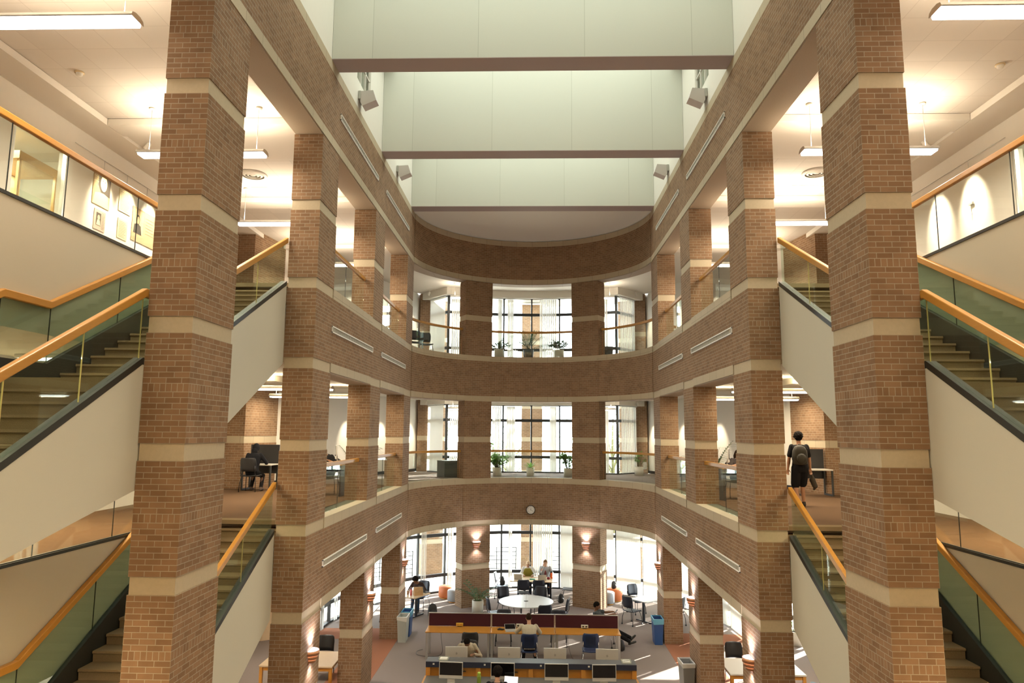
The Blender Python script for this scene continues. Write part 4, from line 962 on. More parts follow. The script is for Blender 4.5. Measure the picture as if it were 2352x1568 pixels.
for i, (x, nm) in enumerate(((-1.74, 'leftmost of the four computers facing the camera on the counter'), (-.59, 'computer on the counter behind the dark haired head, second from the left facing the camera'), (.60, 'third computer from the left facing the camera on the counter'), (1.65, 'rightmost of the four computers facing the camera on the counter'))): computer(x, 16.3, .03*(i-1.5), nm, 'computers on the counter')
for i, x in enumerate((-1.74, -.49, .60, 1.83)): computer(x, 17.42, PI-.03*(i-1.5), ('leftmost', 'second', 'third', 'rightmost')[i]+' of the four silver computer backs behind the counter shelf', 'computers behind the counter', True)
def keyboard(x, y, mat, label):
    root = empty('keyboard', (x, y, .7415), 0, label, 'keyboard', 'keyboards on the counter'); m = MB(); m.box(-.21, .21, -.06, .06, 0, .012); m.build('tray', mat, root, bevel=.003)
    m = MB()
    for r in range(5):
        for c in range(14): m.box(-.2+c*.0285, -.2+c*.0285+.024, -.052+r*.021, -.052+r*.021+.017, .012, .017)
    m.build('keys', mat, root)
keyboard(-1.80, 16.03, POT, 'white keyboard before the leftmost counter computer'); keyboard(-1.28, 16.02, BLACK, 'black keyboard left of the green bottle'); keyboard(1.22, 16.05, BLACK, 'black keyboard between the two right counter computers'); keyboard(.62, 15.98, POT, 'white keyboard before the third counter computer')
def tray(x, y, z, label):
    root = empty('paper_tray', (x, y, z), 0, label, 'paper tray'); m = MB(); m.box(-.11, .11, -.10, .10, 0, .01); m.box(-.11, -.10, -.10, .10, .01, .04); m.box(.10, .11, -.10, .10, .01, .04); m.box(-.10, .10, .09, .10, .01, .04); m.build('tray', plain('tray_grey%d' % len(MATS), (.45, .47, .42), .5), root)
    m = MB(); m.box(-.085, .085, -.085, .08, .011, .032); m.build('paper_stack', plain('note_paper%d' % len(MATS), (.78, .77, .70), .7), root)
tray(-1.98, 16.93, 1.0505, 'paper tray with white notes at the left end of the counter shelf'); tray(2.22, 16.95, 1.0505, 'paper tray with a pencil at the right end of the counter shelf')
tag(MB().tube([(2.15, 16.92, 1.086), (2.29, 16.96, 1.086)], .004, 6).build('pencil', BLACK), 'short dark pencil lying on the right paper tray', 'pencil')
def bottle(x, y, z, mat, capm, label, r=.036, h=.22):
    root = empty('bottle', (x, y, z), 0, label, 'bottle'); MB().lathe([(.001, 0), (r, .003), (r, h*.72), (r*.9, h*.78), (r*.75, h*.80), (.001, h*.80)], 18).build('flask', mat, root); MB().lathe([(.001, h*.80), (r*.8, h*.801), (r*.8, h*.97), (r*.7, h), (.001, h)], 18).build('cap', capm, root)
bottle(-1.10, 16.12, .7415, plain('lime_bottle', (.24, .34, .05), .2), plain('lime_cap', (.42, .62, .08), .4), 'lime green drinking bottle on the counter', .045, .30)
bottle(.78, 27.72, .7415, plain('orange_bottle', (.80, .13, .015), .35), BLACK, 'orange drinking bottle on the window table', .04, .27)
bottle(-4.07, 24.60, .7415, plain('pink_bottle', (.75, .22, .24), .4), plain('pink_cap', (.12, .05, .06), .4), 'pink drinking bottle on the left window table', .04, .25)
def laptop(x, y, z, rz, label, scr, shell=SILV, ang=1.95):
    root = empty('laptop', (x, y, z), rz, label, 'laptop'); m = MB(); m.box(-.155, .155, -.11, .11, 0, .014); m.build('keyboard_base', shell, root, bevel=.003)
    m = MB(); m.box(-.155, .155, -.004, .004, 0, .215); m.xf(Matrix.Translation((0, .11, .016)) @ Matrix.Rotation(PI/2-ang, 4, 'X')); ld = m.build('lid', shell, root)
    m = MB(); m.box(-.145, .145, -.0055, -.0045, .01, .205); m.xf(Matrix.Translation((0, .11, .016)) @ Matrix.Rotation(PI/2-ang, 4, 'X')); m.build('screen', scr, ld)
SCRLIT = emit_mat('lit_screen', (.72, .80, 1), 1.1)
laptop(-.42, 15.98, .7415, -.15, 'open laptop with a lit page right of the dark haired head at the counter', SCRLIT)
laptop(-.47, 27.55, .7415, PI-.15, 'open laptop with stickers before the person in a headscarf', SCREEN); laptop(.42, 27.45, .7415, PI+.02, 'open silver laptop before the person in a grey cardigan', SCREEN)
laptop(-3.66, 25.14, .7415, 2.35, 'open dark laptop on the left window table', SCREEN, DARKT); laptop(-.54, 20.50, .7415, .15, 'silver notebook computer at the left hand of the person in a cream shirt', SCREEN, SILV, 2.7)
root = empty('paper_bag', (-3.84, 24.66, .7415), .45, 'crumpled brown paper bag on the left window table', 'bag'); m = MB()
m.idx([(-.15, -.08, 0), (.15, -.08, 0), (.15, .08, 0), (-.15, .08, 0), (-.155, -.05, .24), (.14, -.045, .27), (.15, .04, .25), (-.145, .05, .27), (-.14, -.085, .13), (.16, -.075, .14), (.158, .085, .12), (-.15, .078, .14)], [(3, 2, 1, 0), (0, 1, 9, 8), (1, 2, 10, 9), (2, 3, 11, 10), (3, 0, 8, 11), (8, 9, 5, 4), (9, 10, 6, 5), (10, 11, 7, 6), (11, 8, 4, 7), (4, 5, 6, 7)], False); m.build('bag_body', plain('kraft_paper', (.52, .33, .16), .8, noise=.15, nscale=12), root)
root = empty('iced_drink', (-4.2, 24.72, .7415), 0, 'clear cup of iced coffee left of the pink bottle', 'cup'); MB().lathe([(.001, 0), (.03, .001), (.042, .12), (.001, .12)], 16).build('coffee', plain('iced_coffee', (.35, .18, .08), .3), root); MB().lathe([(.044, .121), (.045, .135), (.02, .15), (.001, .15)], 16).build('lid', POT, root)
tag(MB().box(-.05, .15, 27.40, 27.56, .7415, .765).build('book', plain('green_cover', (.02, .22, .10), .5)), 'green book between the two laptops on the window table', 'book')
tag(MB().box(.14, .34, 27.52, 27.72, .7415, .749).build('notebook', POT), 'white notebook beside the green book', 'notebook')
tag(MB().ball((.66, 27.56, .785), (.065, .05, .043)).build('pouch', plain('wine_pouch', (.26, .02, .03), .7)), 'dark red pouch left of the orange bottle', 'pouch')
tag(MB().tube([(-.92, 20.56, .757), (-.86, 20.58, .772), (-.79, 20.56, .762), (-.73, 20.6, .757)], [.015, .03, .025, .012], 8).build('sunglasses_case', BLACK), 'dark glasses case beside the silver notebook computer on the bench', 'case')
# ---------------------------------------------------------------- bins
def bin_(x, y, mat, liner, label, rz=0):
    root = empty('waste_bin', (x, y, 0), rz, label, 'waste bin', 'slim waste bins by the columns')
    def ringp(a, b, z, t=0): return [(sx*(a-t), sy*(b-t), z) for sx, sy in ((-1, -1), (1, -1), (1, 1), (-1, 1))]
    V = ringp(.115, .20, 0)+ringp(.145, .25, .72)+ringp(.145, .25, .72, .012)+ringp(.115, .2, .05, .012); F = [(3, 2, 1, 0)]
    for k in range(3): F += [(4*k+i, 4*k+(i+1) % 4, 4*k+4+(i+1) % 4, 4*k+4+i) for i in range(4)]
    F.append((12, 13, 14, 15)); MB().idx(V, F, False).build('body', mat, root)
    m = MB(); V = ringp(.150, .255, .60+.02)+ringp(.156, .262, .745)+ringp(.135, .24, .75)+ringp(.12, .22, .40); F = []
    for k in range(3): F += [(4*k+i, 4*k+(i+1) % 4, 4*k+4+(i+1) % 4, 4*k+4+i) for i in range(4)]
    for i in range(4):
        V[i] = (V[i][0], V[i][1], V[i][2]+random.uniform(-.04, .04))
    F.append((12, 13, 14, 15)); m.idx(V, F, False); m.build('liner', liner, root)
    return root
LINW = plain('clear_liner', (.60, .62, .60), .25); LINB = plain('blue_liner', (.10, .36, .55), .3); BING = plain('bin_grey', (.36, .39, .37), .5); BINB = plain('bin_blue', (.02, .075, .25), .45)
bin_(-3.85, 22.02, BING, LINW, 'grey slim waste bin with clear liner beside the last left column'); bin_(-3.84, 22.62, BINB, LINB, 'blue recycling bin behind the grey bin by the last left column')
b_ = bin_(3.84, 22.22, BINB, LINB, 'blue recycling bin with blue liner beside the last right column'); bin_(3.84, 18.15, plain('bin_dark_grey', (.20, .21, .21), .5), LINW, 'grey waste bin with clear liner beside the third right column', .05)
# ---------------------------------------------------------------- seating blocks and bags
ORNG = plain('orange_vinyl', (.48, .13, .035), .5); GREYV = plain('grey_vinyl', (.30, .31, .33), .5)
def stool(x, y, mat, label, r=.30):
    root = empty('ottoman', (x, y, 0), 0, label, 'ottoman', 'round ottomans by the piers'); MB().lathe([(.001, .05), (r-.02, .05), (r, .08), (r, .40), (r-.025, .44), (.001, .445)], 28).build('cushion', mat, root); MB().lathe([(.001, .0), (r-.05, .0), (r-.05, .05), (.001, .05)], 24).build('plinth', OAKDARK, root)
stool(-3.22, 27.6, ORNG, 'orange round ottoman left of the left pier'); stool(-2.85, 26.98, GREYV, 'grey ottoman tucked against the left pier', .26); stool(2.84, 27.0, GREYV, 'grey ottoman tucked against the right pier', .26); stool(3.16, 27.55, ORNG, 'orange round ottoman behind the grey one by the right pier')
def backpack(x, y, z, rz, label, mat, sc_=1.0, lean=0, name='backpack'):
    root = empty(name, (x, y, z), rz, label, 'backpack'); b = MB()
    prof = [(.10, .00, .08), (.155, .03, .10), (.165, .18, .105), (.155, .32, .09), (.11, .41, .06), (.04, .445, .03)]
    V = []; n = 16
    for w_, zz, d in prof:
        for j in range(n):
            t = 2*PI*j/n; cx, sx = math.cos(t), math.sin(t); p = .55
            V.append((math.copysign(abs(cx)**p, cx)*w_*sc_, math.copysign(abs(sx)**p, sx)*d*sc_, zz*sc_))
    F = [(i*n+j, i*n+(j+1) % n, (i+1)*n+(j+1) % n, (i+1)*n+j) for i in range(len(prof)-1) for j in range(n)]+[tuple(range(n-1, -1, -1)), tuple((len(prof)-1)*n+j for j in range(n))]
    b.idx(V, F, True); R_ = Matrix.Rotation(lean, 4, 'X'); b.xf(R_); b.build('bag_body', mat, root)
    b = MB(); b.ball((0, -.10*sc_, .14*sc_), (.12*sc_, .05*sc_, .12*sc_)); b.xf(R_); b.build('front_pocket', mat, root)
    for sx in (-1, 1):
        b = MB().tube([(sx*.07*sc_, .10*sc_, .40*sc_), (sx*.10*sc_, .17*sc_, .30*sc_), (sx*.12*sc_, .15*sc_, .12*sc_), (sx*.12*sc_, .09*sc_, .05*sc_)], .016*sc_, 6, flat=.5); b.xf(R_); b.build('strap', BLACK, root)
    b = MB().tube([(-.03*sc_, .02, .43*sc_), (0, .03, .48*sc_), (.03*sc_, .02, .43*sc_)], .008*sc_, 6); b.xf(R_); b.build('grab_handle', BLACK, root)
    return root
BPK = plain('black_nylon', (.022, .022, .022), .6, noise=.3, nscale=30); BPG = plain('olive_nylon', (.026, .024, .017), .7, noise=.3, nscale=40)
backpack(-3.36, 24.86, 0.002, .4, 'dark backpack slumped on the carpet by the left window table', BPK, .95); backpack(2.66, 21.42, 0.002, 1.2, 'black backpack on the carpet under the crossed legs', BPK, .66); backpack(1.12, 27.1, 0.002, .8, 'black backpack on the floor under the right end of the window table', BPK, .7); backpack(-1.10, 27.73, .468, 1.4, 'dark backpack on the chair at the left end of the window table', BPK, .75); backpack(3.14, 27.55, .447, .5, 'black bag on top of the ottoman behind the right pier', BPK, .6)
# ---------------------------------------------------------------- plants
def leaf(m, p, d, up, L, W, bend=.3):
    d = Vector(d).normalized(); u = Vector(up); sd = d.cross(u)
    if sd.length < 1e-3: sd = d.cross(Vector((1, 0, 0)))
    sd.normalize(); nn = sd.cross(d); p = Vector(p)
    pts = [(0, .12), (.3, .9), (.6, 1), (.85, .6), (1, 0)]; V = []
    for t, w_ in pts:
        c = p+d*L*t-nn*bend*L*t*t; V += [c-sd*W*w_*.5+nn*W*.12*w_, c, c+sd*W*w_*.5+nn*W*.12*w_]
    m.idx(V, [(3*i+k, 3*i+k+1, 3*i+k+4, 3*i+k+3) for i in range(4) for k in (0, 1)], True)
def pot(root, r, h, mat, taper=.0):
    MB().lathe([(.001, 0), (r-taper, 0), (r, h), (r-.015, h), (r-.02, h-.04), (.001, h-.04)], 28).build('pot', mat, root); MB().lathe([(r-.021, h-.038), (.001, h-.03)], 20).build('soil', SOIL, root)
def bushy(x, y, z, r, h, fh, fw, n, label, lm=LEAF, pm=POT, seed=1, sprig=None, grp=None, L=.10):
    R = random.Random(seed); root = empty('potted_plant', (x, y, z), R.uniform(0, 6), label, 'potted plant', grp); pot(root, r, h, pm)
    st = MB(); lf = MB(); ns = max(5, n//14); tips = []
    for i in range(ns):
        a = R.uniform(0, 2*PI); rr = fw*math.sqrt(R.random()); hh = h+fh*R.uniform(.45, 1)*(1-.3*rr/fw); tip = Vector((rr*math.cos(a), rr*math.sin(a), hh)); b0 = Vector((.25*r*math.cos(a), .25*r*math.sin(a), h-.04)); mid = b0.lerp(tip, .5)+Vector((0, 0, .04)); st.tube([b0, mid, tip], [.008, .006, .003], 5); tips.append((b0, mid, tip))
    if sprig: b0 = Vector((0, 0, h-.04)); tip = Vector(sprig); mid = b0.lerp(tip, .5)+Vector((.05, 0, .05)); st.tube([b0, mid, tip], [.008, .006, .003], 5); tips += [(b0, mid, tip)]*3
    for i in range(n):
        b0, mid, tip = R.choice(tips); t = R.uniform(.35, 1); p = mid.lerp(tip, (t-.35)/.65) if t > .5 else b0.lerp(mid, t*2)
        a = R.uniform(0, 2*PI); d = Vector((math.cos(a), math.sin(a), R.uniform(-.4, .7))); leaf(lf, p, d, (0, 0, 1), L*R.uniform(.7, 1.3), L*.55, .25)
    st.build('stems', STEM, root); lf.build('foliage', lm, root); return root
def spiky(x, y, z, r, h, n, L, W, label, lm=LEAF, pm=POT, seed=2, trunk=0, grp=None):
    R = random.Random(seed); root = empty('potted_plant', (x, y, z), 0, label, 'potted plant', grp); pot(root, r, h, pm, .02); lf = MB()
    if trunk: MB().tube([(0, 0, h-.04), (.01, 0, h+trunk*.5), (0, 0, h+trunk)], [.03, .025, .02], 8).build('trunk', STEM, root)
    for i in range(n):
        a = 2.4*i; e = R.uniform(.25, 1.25); d = Vector((math.cos(a)*math.cos(e), math.sin(a)*math.cos(e), math.sin(e))); leaf(lf, (0, 0, h-.03+trunk*R.uniform(.6, 1) if trunk else h-.03), d, (0, 0, 1), L*R.uniform(.7, 1.1), W, .35)
    lf.build('foliage', lm, root); return root
def palm(x, y, z, label, nf, L, r, h, pm, seed=3, lean=.35, trunk=.25):
    R = random.Random(seed); root = empty('potted_palm', (x, y, z), 0, label, 'potted plant'); pot(root, r, h, pm, .04); st = MB(); lf = MB()
    for i in range(nf):
        a = 2.4*i+R.uniform(-.2, .2); e = R.uniform(.5, 1.35); d = Vector((math.cos(a)*math.cos(e), math.sin(a)*math.cos(e), math.sin(e))); P = []; p = Vector((0, 0, h-.03)); LL = L*R.uniform(.75, 1.1)
        for k in range(9): P.append(p.copy()); p = p+d*LL/8; d = (d+Vector((0, 0, -lean/8*(1+k*.25)))).normalized()
        st.tube(P, [.009-.0008*k for k in range(9)], 5)
        for k in range(3, 9):
            t = (P[k]-P[k-1]).normalized(); sd = t.cross(Vector((0, 0, 1))).normalized()
            for s in (-1, 1):
                for q in (0, .5): leaf(lf, P[k-1].lerp(P[k], q), sd*s+t*.9+Vector((0, 0, -.2)), (0, 0, 1), LL*.26, .03, .3)
    st.build('stems', STEM, root); lf.build('foliage', LEAFD, root); return root
def zz(x, y, z, label, seed=5):
    R = random.Random(seed); root = empty('potted_plant', (x, y, z), 0, label, 'potted plant'); pot(root, .20, .42, POT); st = MB(); lf = MB()
    for i in range(11):
        a = 2.4*i; e = R.uniform(.55, 1.3); d = Vector((math.cos(a)*math.cos(e), math.sin(a)*math.cos(e), math.sin(e))); p = Vector((.05*math.cos(a), .05*math.sin(a), .38)); P = []; LL = R.uniform(.5, .85)
        for k in range(8): P.append(p.copy()); p = p+d*LL/7; d = (d+Vector((math.cos(a)*.06, math.sin(a)*.06, -.09))).normalized()
        st.tube(P, [.013-.0013*k for k in range(8)], 6)
        for k in range(2, 8):
            t = (P[k]-P[k-1]).normalized(); sd = t.cross(Vector((0, 0, 1)))
            sd = sd.normalized() if sd.length > .05 else Vector((1, 0, 0))
            for s in (-1, 1): leaf(lf, P[k], sd*s+t*.7, (0, 0, 1), .13, .075, .15)
    st.build('stems', plain('fleshy_stem', (.12, .17, .06), .5), root); lf.build('foliage', LEAFD, root); return root
zz(-1.86, 25.5, 0, 'glossy leaved plant in a tall cream pot beside the left pier')
bushy(-1.34, 27.8, LV[1], .17, .33, .68, .58, 520, 'bushy light green plant in a white pot, left of second level windows', seed=4, sprig=(-.3, .2, 1.3), L=.13); spiky(-.04, 27.9, LV[1], .16, .33, 16, .34, .075, 'small broad leaved plant in a white pot, centre of second level windows'); bushy(1.42, 27.6, LV[1], .17, .33, .80, .36, 420, 'tall bushy plant in a white pot, right of second level windows', seed=9, L=.12)
bushy(-1.30, 27.6, LV[2], .19, .38, .40, .5, 320, 'spreading dark plant in a white pot, left of third level windows', LEAFD, seed=11, sprig=(-.2, 0, .85)); palm(-.14, 28.0, LV[2], 'small palm in a dark pot centred in the third level windows', 18, .92, .22, .42, POTD); bushy(1.08, 27.6, LV[2], .19, .38, .50, .46, 420, 'round leafy plant in a white pot, right of third level windows', LEAFD, seed=13)
palm(-5.75, 22.9, LV[1], 'tall leafy plant standing between the third and last left columns on the second level', 9, 1.3, .2, .4, POT, 8, .5); palm(5.85, 22.9, LV[1], 'tall leafy plant standing between the third and last right columns on the second level', 9, 1.3, .2, .4, POT, 6, .5)
bushy(4.35, 28.9, LV[1], .18, .36, .9, .28, 110, 'slim tree like plant right of the right pier on the second level', seed=17)
bushy(8.0, 22.25, 0, .2, .4, .9, .4, 120, 'leafy plant against the ground floor window right of the right stairs', seed=19)
# boxes and screens on the upper galleries
root = empty('cabinet', (-3.13, 26.95, LV[1]), .62, 'dark grey box cabinet behind the curved railing on the second level', 'cabinet'); m = MB(); m.box(-.36, .36, -.30, .30, 0, .60); m.build('body', plain('slate_box', (.07, .085, .085), .5), root, bevel=.004); m = MB(); m.box(-.37, .37, -.31, .31, .601, .62); m.build('top', plain('slate_box_top', (.13, .15, .15), .4), root)
for s, yy in ((-1, 26.0), (1, 26.0)):
    root = empty('lectern', (s*4.72, yy, LV[1]), 0, 'narrow dark wooden stand at the %s end of the curved railing on the second level' % SIDE[s], 'stand'); m = MB(); m.box(-.15, .15, -.2, .2, 0, .88); m.build('body', plain('walnut%d' % s, (.09, .045, .025), .5), root); m = MB(); m.box(-.19, .19, -.24, .24, .881, .91); m.build('top', plain('walnut_top%d' % s, (.06, .03, .02), .4), root)
tag(MB().box(-.20-5.0, -.12-5.0, 29.9, 29.93, LV[1]+1.45, LV[1]+1.62).build('wall_switch', WB), 'small beige wall switch on the white wall beside the left pilaster, second level', 'switch') if False else None
def carrel(s, label):
    root = empty('study_carrel', (-7.80 if s < 0 else 7.96, 20.22, LV[1]), 0, label, 'desk', 'study carrels by the brick corners')
    m = MB(); m.box(-.42, .42, .34, .38, .45, 1.28); m.build('screen', plain('carrel_black%d' % s, (.02, .02, .022), .5), root)
    m = MB(); m.box(-.42, .42, -.28, .335, .70, .735); m.build('desk_top', LAMIN, root, bevel=.005)
    for sx in (-1, 1):
        m = MB(); m.box(sx*.40-.02, sx*.40+.02, -.27, .33, 0, .05); m.box(sx*.40-.02, sx*.40+.02, -.27, -.22, .05, .699); m.box(sx*.40-.02, sx*.40+.02, .28, .33, .05, .699); m.build('side_frame', BLACK, root)
carrel(-1, 'black framed study carrel by the left brick corner where a hooded person sits'); carrel(1, 'black framed study carrel by the right brick corner beyond the person walking')
chair('black', -7.82, 19.66, 0, 'chair under the hooded person on the second level', 'chairs on the second level', LV[1])
for s in (-1, 1):
    root = empty('gallery_desk', (s*5.45, 18.65, LV[1]), 0, 'study desk between the second and third %s columns on the second level' % SIDE[s], 'desk'); m = MB(); m.box(-.55, .55, -.35, .35, .83, .86); m.build('desk_top', LAMIN, root); m = MB(); m.box(-.55, .55, -.35, .35, .80, .829); m.build('apron', OAKDARK, root)
    for sx in (-1, 1): m = MB(); m.box(sx*.5-.025, sx*.5+.025, -.3, .3, 0, .799); m.build('side_panel', DARKT, root)
    computer(s*5.12, 18.50, s*1.25, 'desktop computer seen edge on, on the %s second level desk' % SIDE[s], 'computers on the second level').location.z = LV[1]+.861
    chair('black', s*5.52, 19.32, PI, 'chair behind the %s second level desk' % SIDE[s], 'chairs on the second level', LV[1])
for j, (x, y) in enumerate(((-4.35, 25.9), (-4.05, 26.5))): chair('navy', x, y, face(.4, -1), ('nearer', 'farther')[j]+' dark chair behind the left curved railing on the third level', 'chairs on the third level', LV[2])
root = empty('planter', (2.95, 26.9, LV[2]), 0, 'dark blue empty planter behind the right curved railing on the third level', 'planter'); pot(root, .2, .42, POTD, .05)
# trees outside
def tree(x, y, h, w_, label, seed, lm, n=900, lo=.35, ls=.30):
    R = random.Random(seed); root = empty('tree', (x, y, -.04), 0, label, 'tree', 'trees outside'); t = MB().tube([(0, 0, 0), (.1, 0, h*.3), (0, .1, h*.6), (.05, 0, h*.85)], [.16, .13, .09, .04], 8); lf = MB(); cs = []
    for i in range(16):
        a = R.uniform(0, 2*PI); rr = w_*math.sqrt(R.random())*.75; c = Vector((rr*math.cos(a), rr*math.sin(a), h*R.uniform(lo, .95))); cs.append(c); t.tube([(0, 0, c.z*.6), c*.6+Vector((0, 0, c.z*.3)), c], [.05, .03, .01], 5)
    for i in range(n):
        c = R.choice(cs)+Vector((R.gauss(0, .3), R.gauss(0, .3), R.gauss(0, .3)))*w_*.6; a = R.uniform(0, 2*PI); leaf(lf, c, (math.cos(a), math.sin(a), R.uniform(-.6, .6)), (0, 0, 1), ls, ls*.57, .2)
    t.build('trunk', STEM, root); lf.build('foliage', lm, root)
TL = leaf_mat('tree_leaf', (.20, .27, .11))
for i, (x, y, h, w_, lb) in enumerate(((-11.5, 29.5, 4.2, 1.5, 'green shrub outside the far left ground floor windows'), (-6.5, 44, 9, 3.2, 'pale tree outside, left of the outdoor column'), (5.2, 46, 8.5, 3.4, 'pale tree outside, right of the outdoor column'), (-1.8, 52, 7, 3.2, 'distant tree outside just left of the outdoor column'), (11.4, 37.6, 16.0, 3.6, 'unseen tall tree added to the right of the building to block sun'), (9.4, 27.5, 3.0, 1.2, 'shrub outside the window right of the right stairs'))): tree(x, y, h, w_, lb, i+20, TL, *((4200, .55, .55) if h > 12 else ()))  # the tall dense tree is added to keep sun off the left brick front
# terrace railing outside the ground floor
def trail(a0, a1, label):
    root = empty('terrace_railing', (10.1*math.sin((a0+a1)/2), CYA+10.1*math.cos((a0+a1)/2), -.04), 0, label, 'railing', 'terrace railings outside'); tag(root, kind='thing'); P = lambda a, z: (10.1*math.sin(a), CYA+10.1*math.cos(a), z)
    for z in (.15, .33, .51, .69, .87, 1.06): m = MB().tube([P(a0+(a1-a0)*i/8, z) for i in range(9)], .017, 6); part(m, 'rail_bar', FRAME, root)
    for i in range(4): a = a0+(a1-a0)*i/3; m = MB().cyl(P(a, -.04), P(a, 1.08), .022, n=8); part(m, 'post', FRAME, root)
for a0, a1, nm in ((-19, -4, 'dark terrace railing outside the middle windows, left of the outdoor column'), (4, 19, 'dark terrace railing outside the middle windows, right of the outdoor column'), (-44, -31, 'dark terrace railing outside the left ground floor windows, nearer part'), (-70, -55, 'dark terrace railing outside the far left ground floor windows')): trail(math.radians(a0), math.radians(a1), nm)
# ---------------------------------------------------------------- people
def solid(mb, name, mat, root, voxel=.011, smooth=2):
    """fuse a set of overlapping volumes into one continuous surface"""
    me = bpy.data.meshes.new('tmp'); me.from_pydata(mb.v, [], mb.f); b = bmesh.new(); b.from_mesh(me); bmesh.ops.recalc_face_normals(b, faces=b.faces); b.to_mesh(me); b.free()
    o = bpy.data.objects.new('tmp', me); col.objects.link(o)
    r = o.modifiers.new('r', 'REMESH'); r.mode = 'VOXEL'; r.voxel_size = voxel; r.use_smooth_shade = True
    if smooth: q = o.modifiers.new('s', 'SMOOTH'); q.iterations = smooth; q.factor = .5
    dg = bpy.context.evaluated_depsgraph_get(); out = bpy.data.meshes.new_from_object(o.evaluated_get(dg)); bpy.data.objects.remove(o); bpy.data.meshes.remove(me)
    out.materials.clear(); out.materials.append(mat); out.name = name
    return link(name, out, root)
def limb(m, pts, rad, n=10):
    m.tube(pts, rad, n)
    for p, r in zip(pts, rad): m.ball(p, r*.995, 10, 7)
def loft(m, secs, n=16):
    """secs: (centre, side vector, front vector, half width, half depth)"""
    V = []
    for c, sd, fr, a, b in secs:
        for j in range(n):
            t = 2*PI*j/n; ct, st = math.cos(t), math.sin(t); V.append(Vector(c)+sd*(math.copysign(abs(ct)**.8, ct)*a)+fr*(math.copysign(abs(st)**.8, st)*b))
    k = len(secs); m.idx(V, [(i*n+j, i*n+(j+1) % n, (i+1)*n+(j+1) % n, (i+1)*n+j) for i in range(k-1) for j in range(n)]+[tuple(range(n-1, -1, -1)), tuple((k-1)*n+j for j in range(n))], True)
def ik(a, c, l1, l2, hint):
    a, c = Vector(a), Vector(c); d = c-a; L = min(d.length, (l1+l2)*.998); u = d.normalized(); x = (l1*l1-l2*l2+L*L)/(2*L); h = math.sqrt(max(0, l1*l1-x*x)); p = Vector(hint); p = p-u*p.dot(u); p.normalize(); return a+u*x+p*h, a+u*L
SK = {k: plain('skin_'+k, c, .5, noise=.05, nscale=20) for k, c in (('pale', (.52, .30, .20)), ('tan', (.36, .19, .11)), ('brown', (.20, .095, .05)))}
HAIRB = plain('black_hair', (.010, .008, .007), .95, spec=.08, noise=.5, nscale=60); HAIRBR = plain('brown_hair', (.030, .017, .010), .9, spec=.1, noise=.4, nscale=60); HAIRBL = plain('fair_hair', (.15, .085, .04), .8, spec=.1, noise=.3, nscale=60)
EYE = plain('eye_dark', (.02, .015, .012), .2); LIP = plain('lip', (.30, .10, .08), .5); NAIL = None
def cloth(name, c, ns=35): return plain(name, c, .9, spec=.15, noise=.12, nscale=ns, bump=.15)
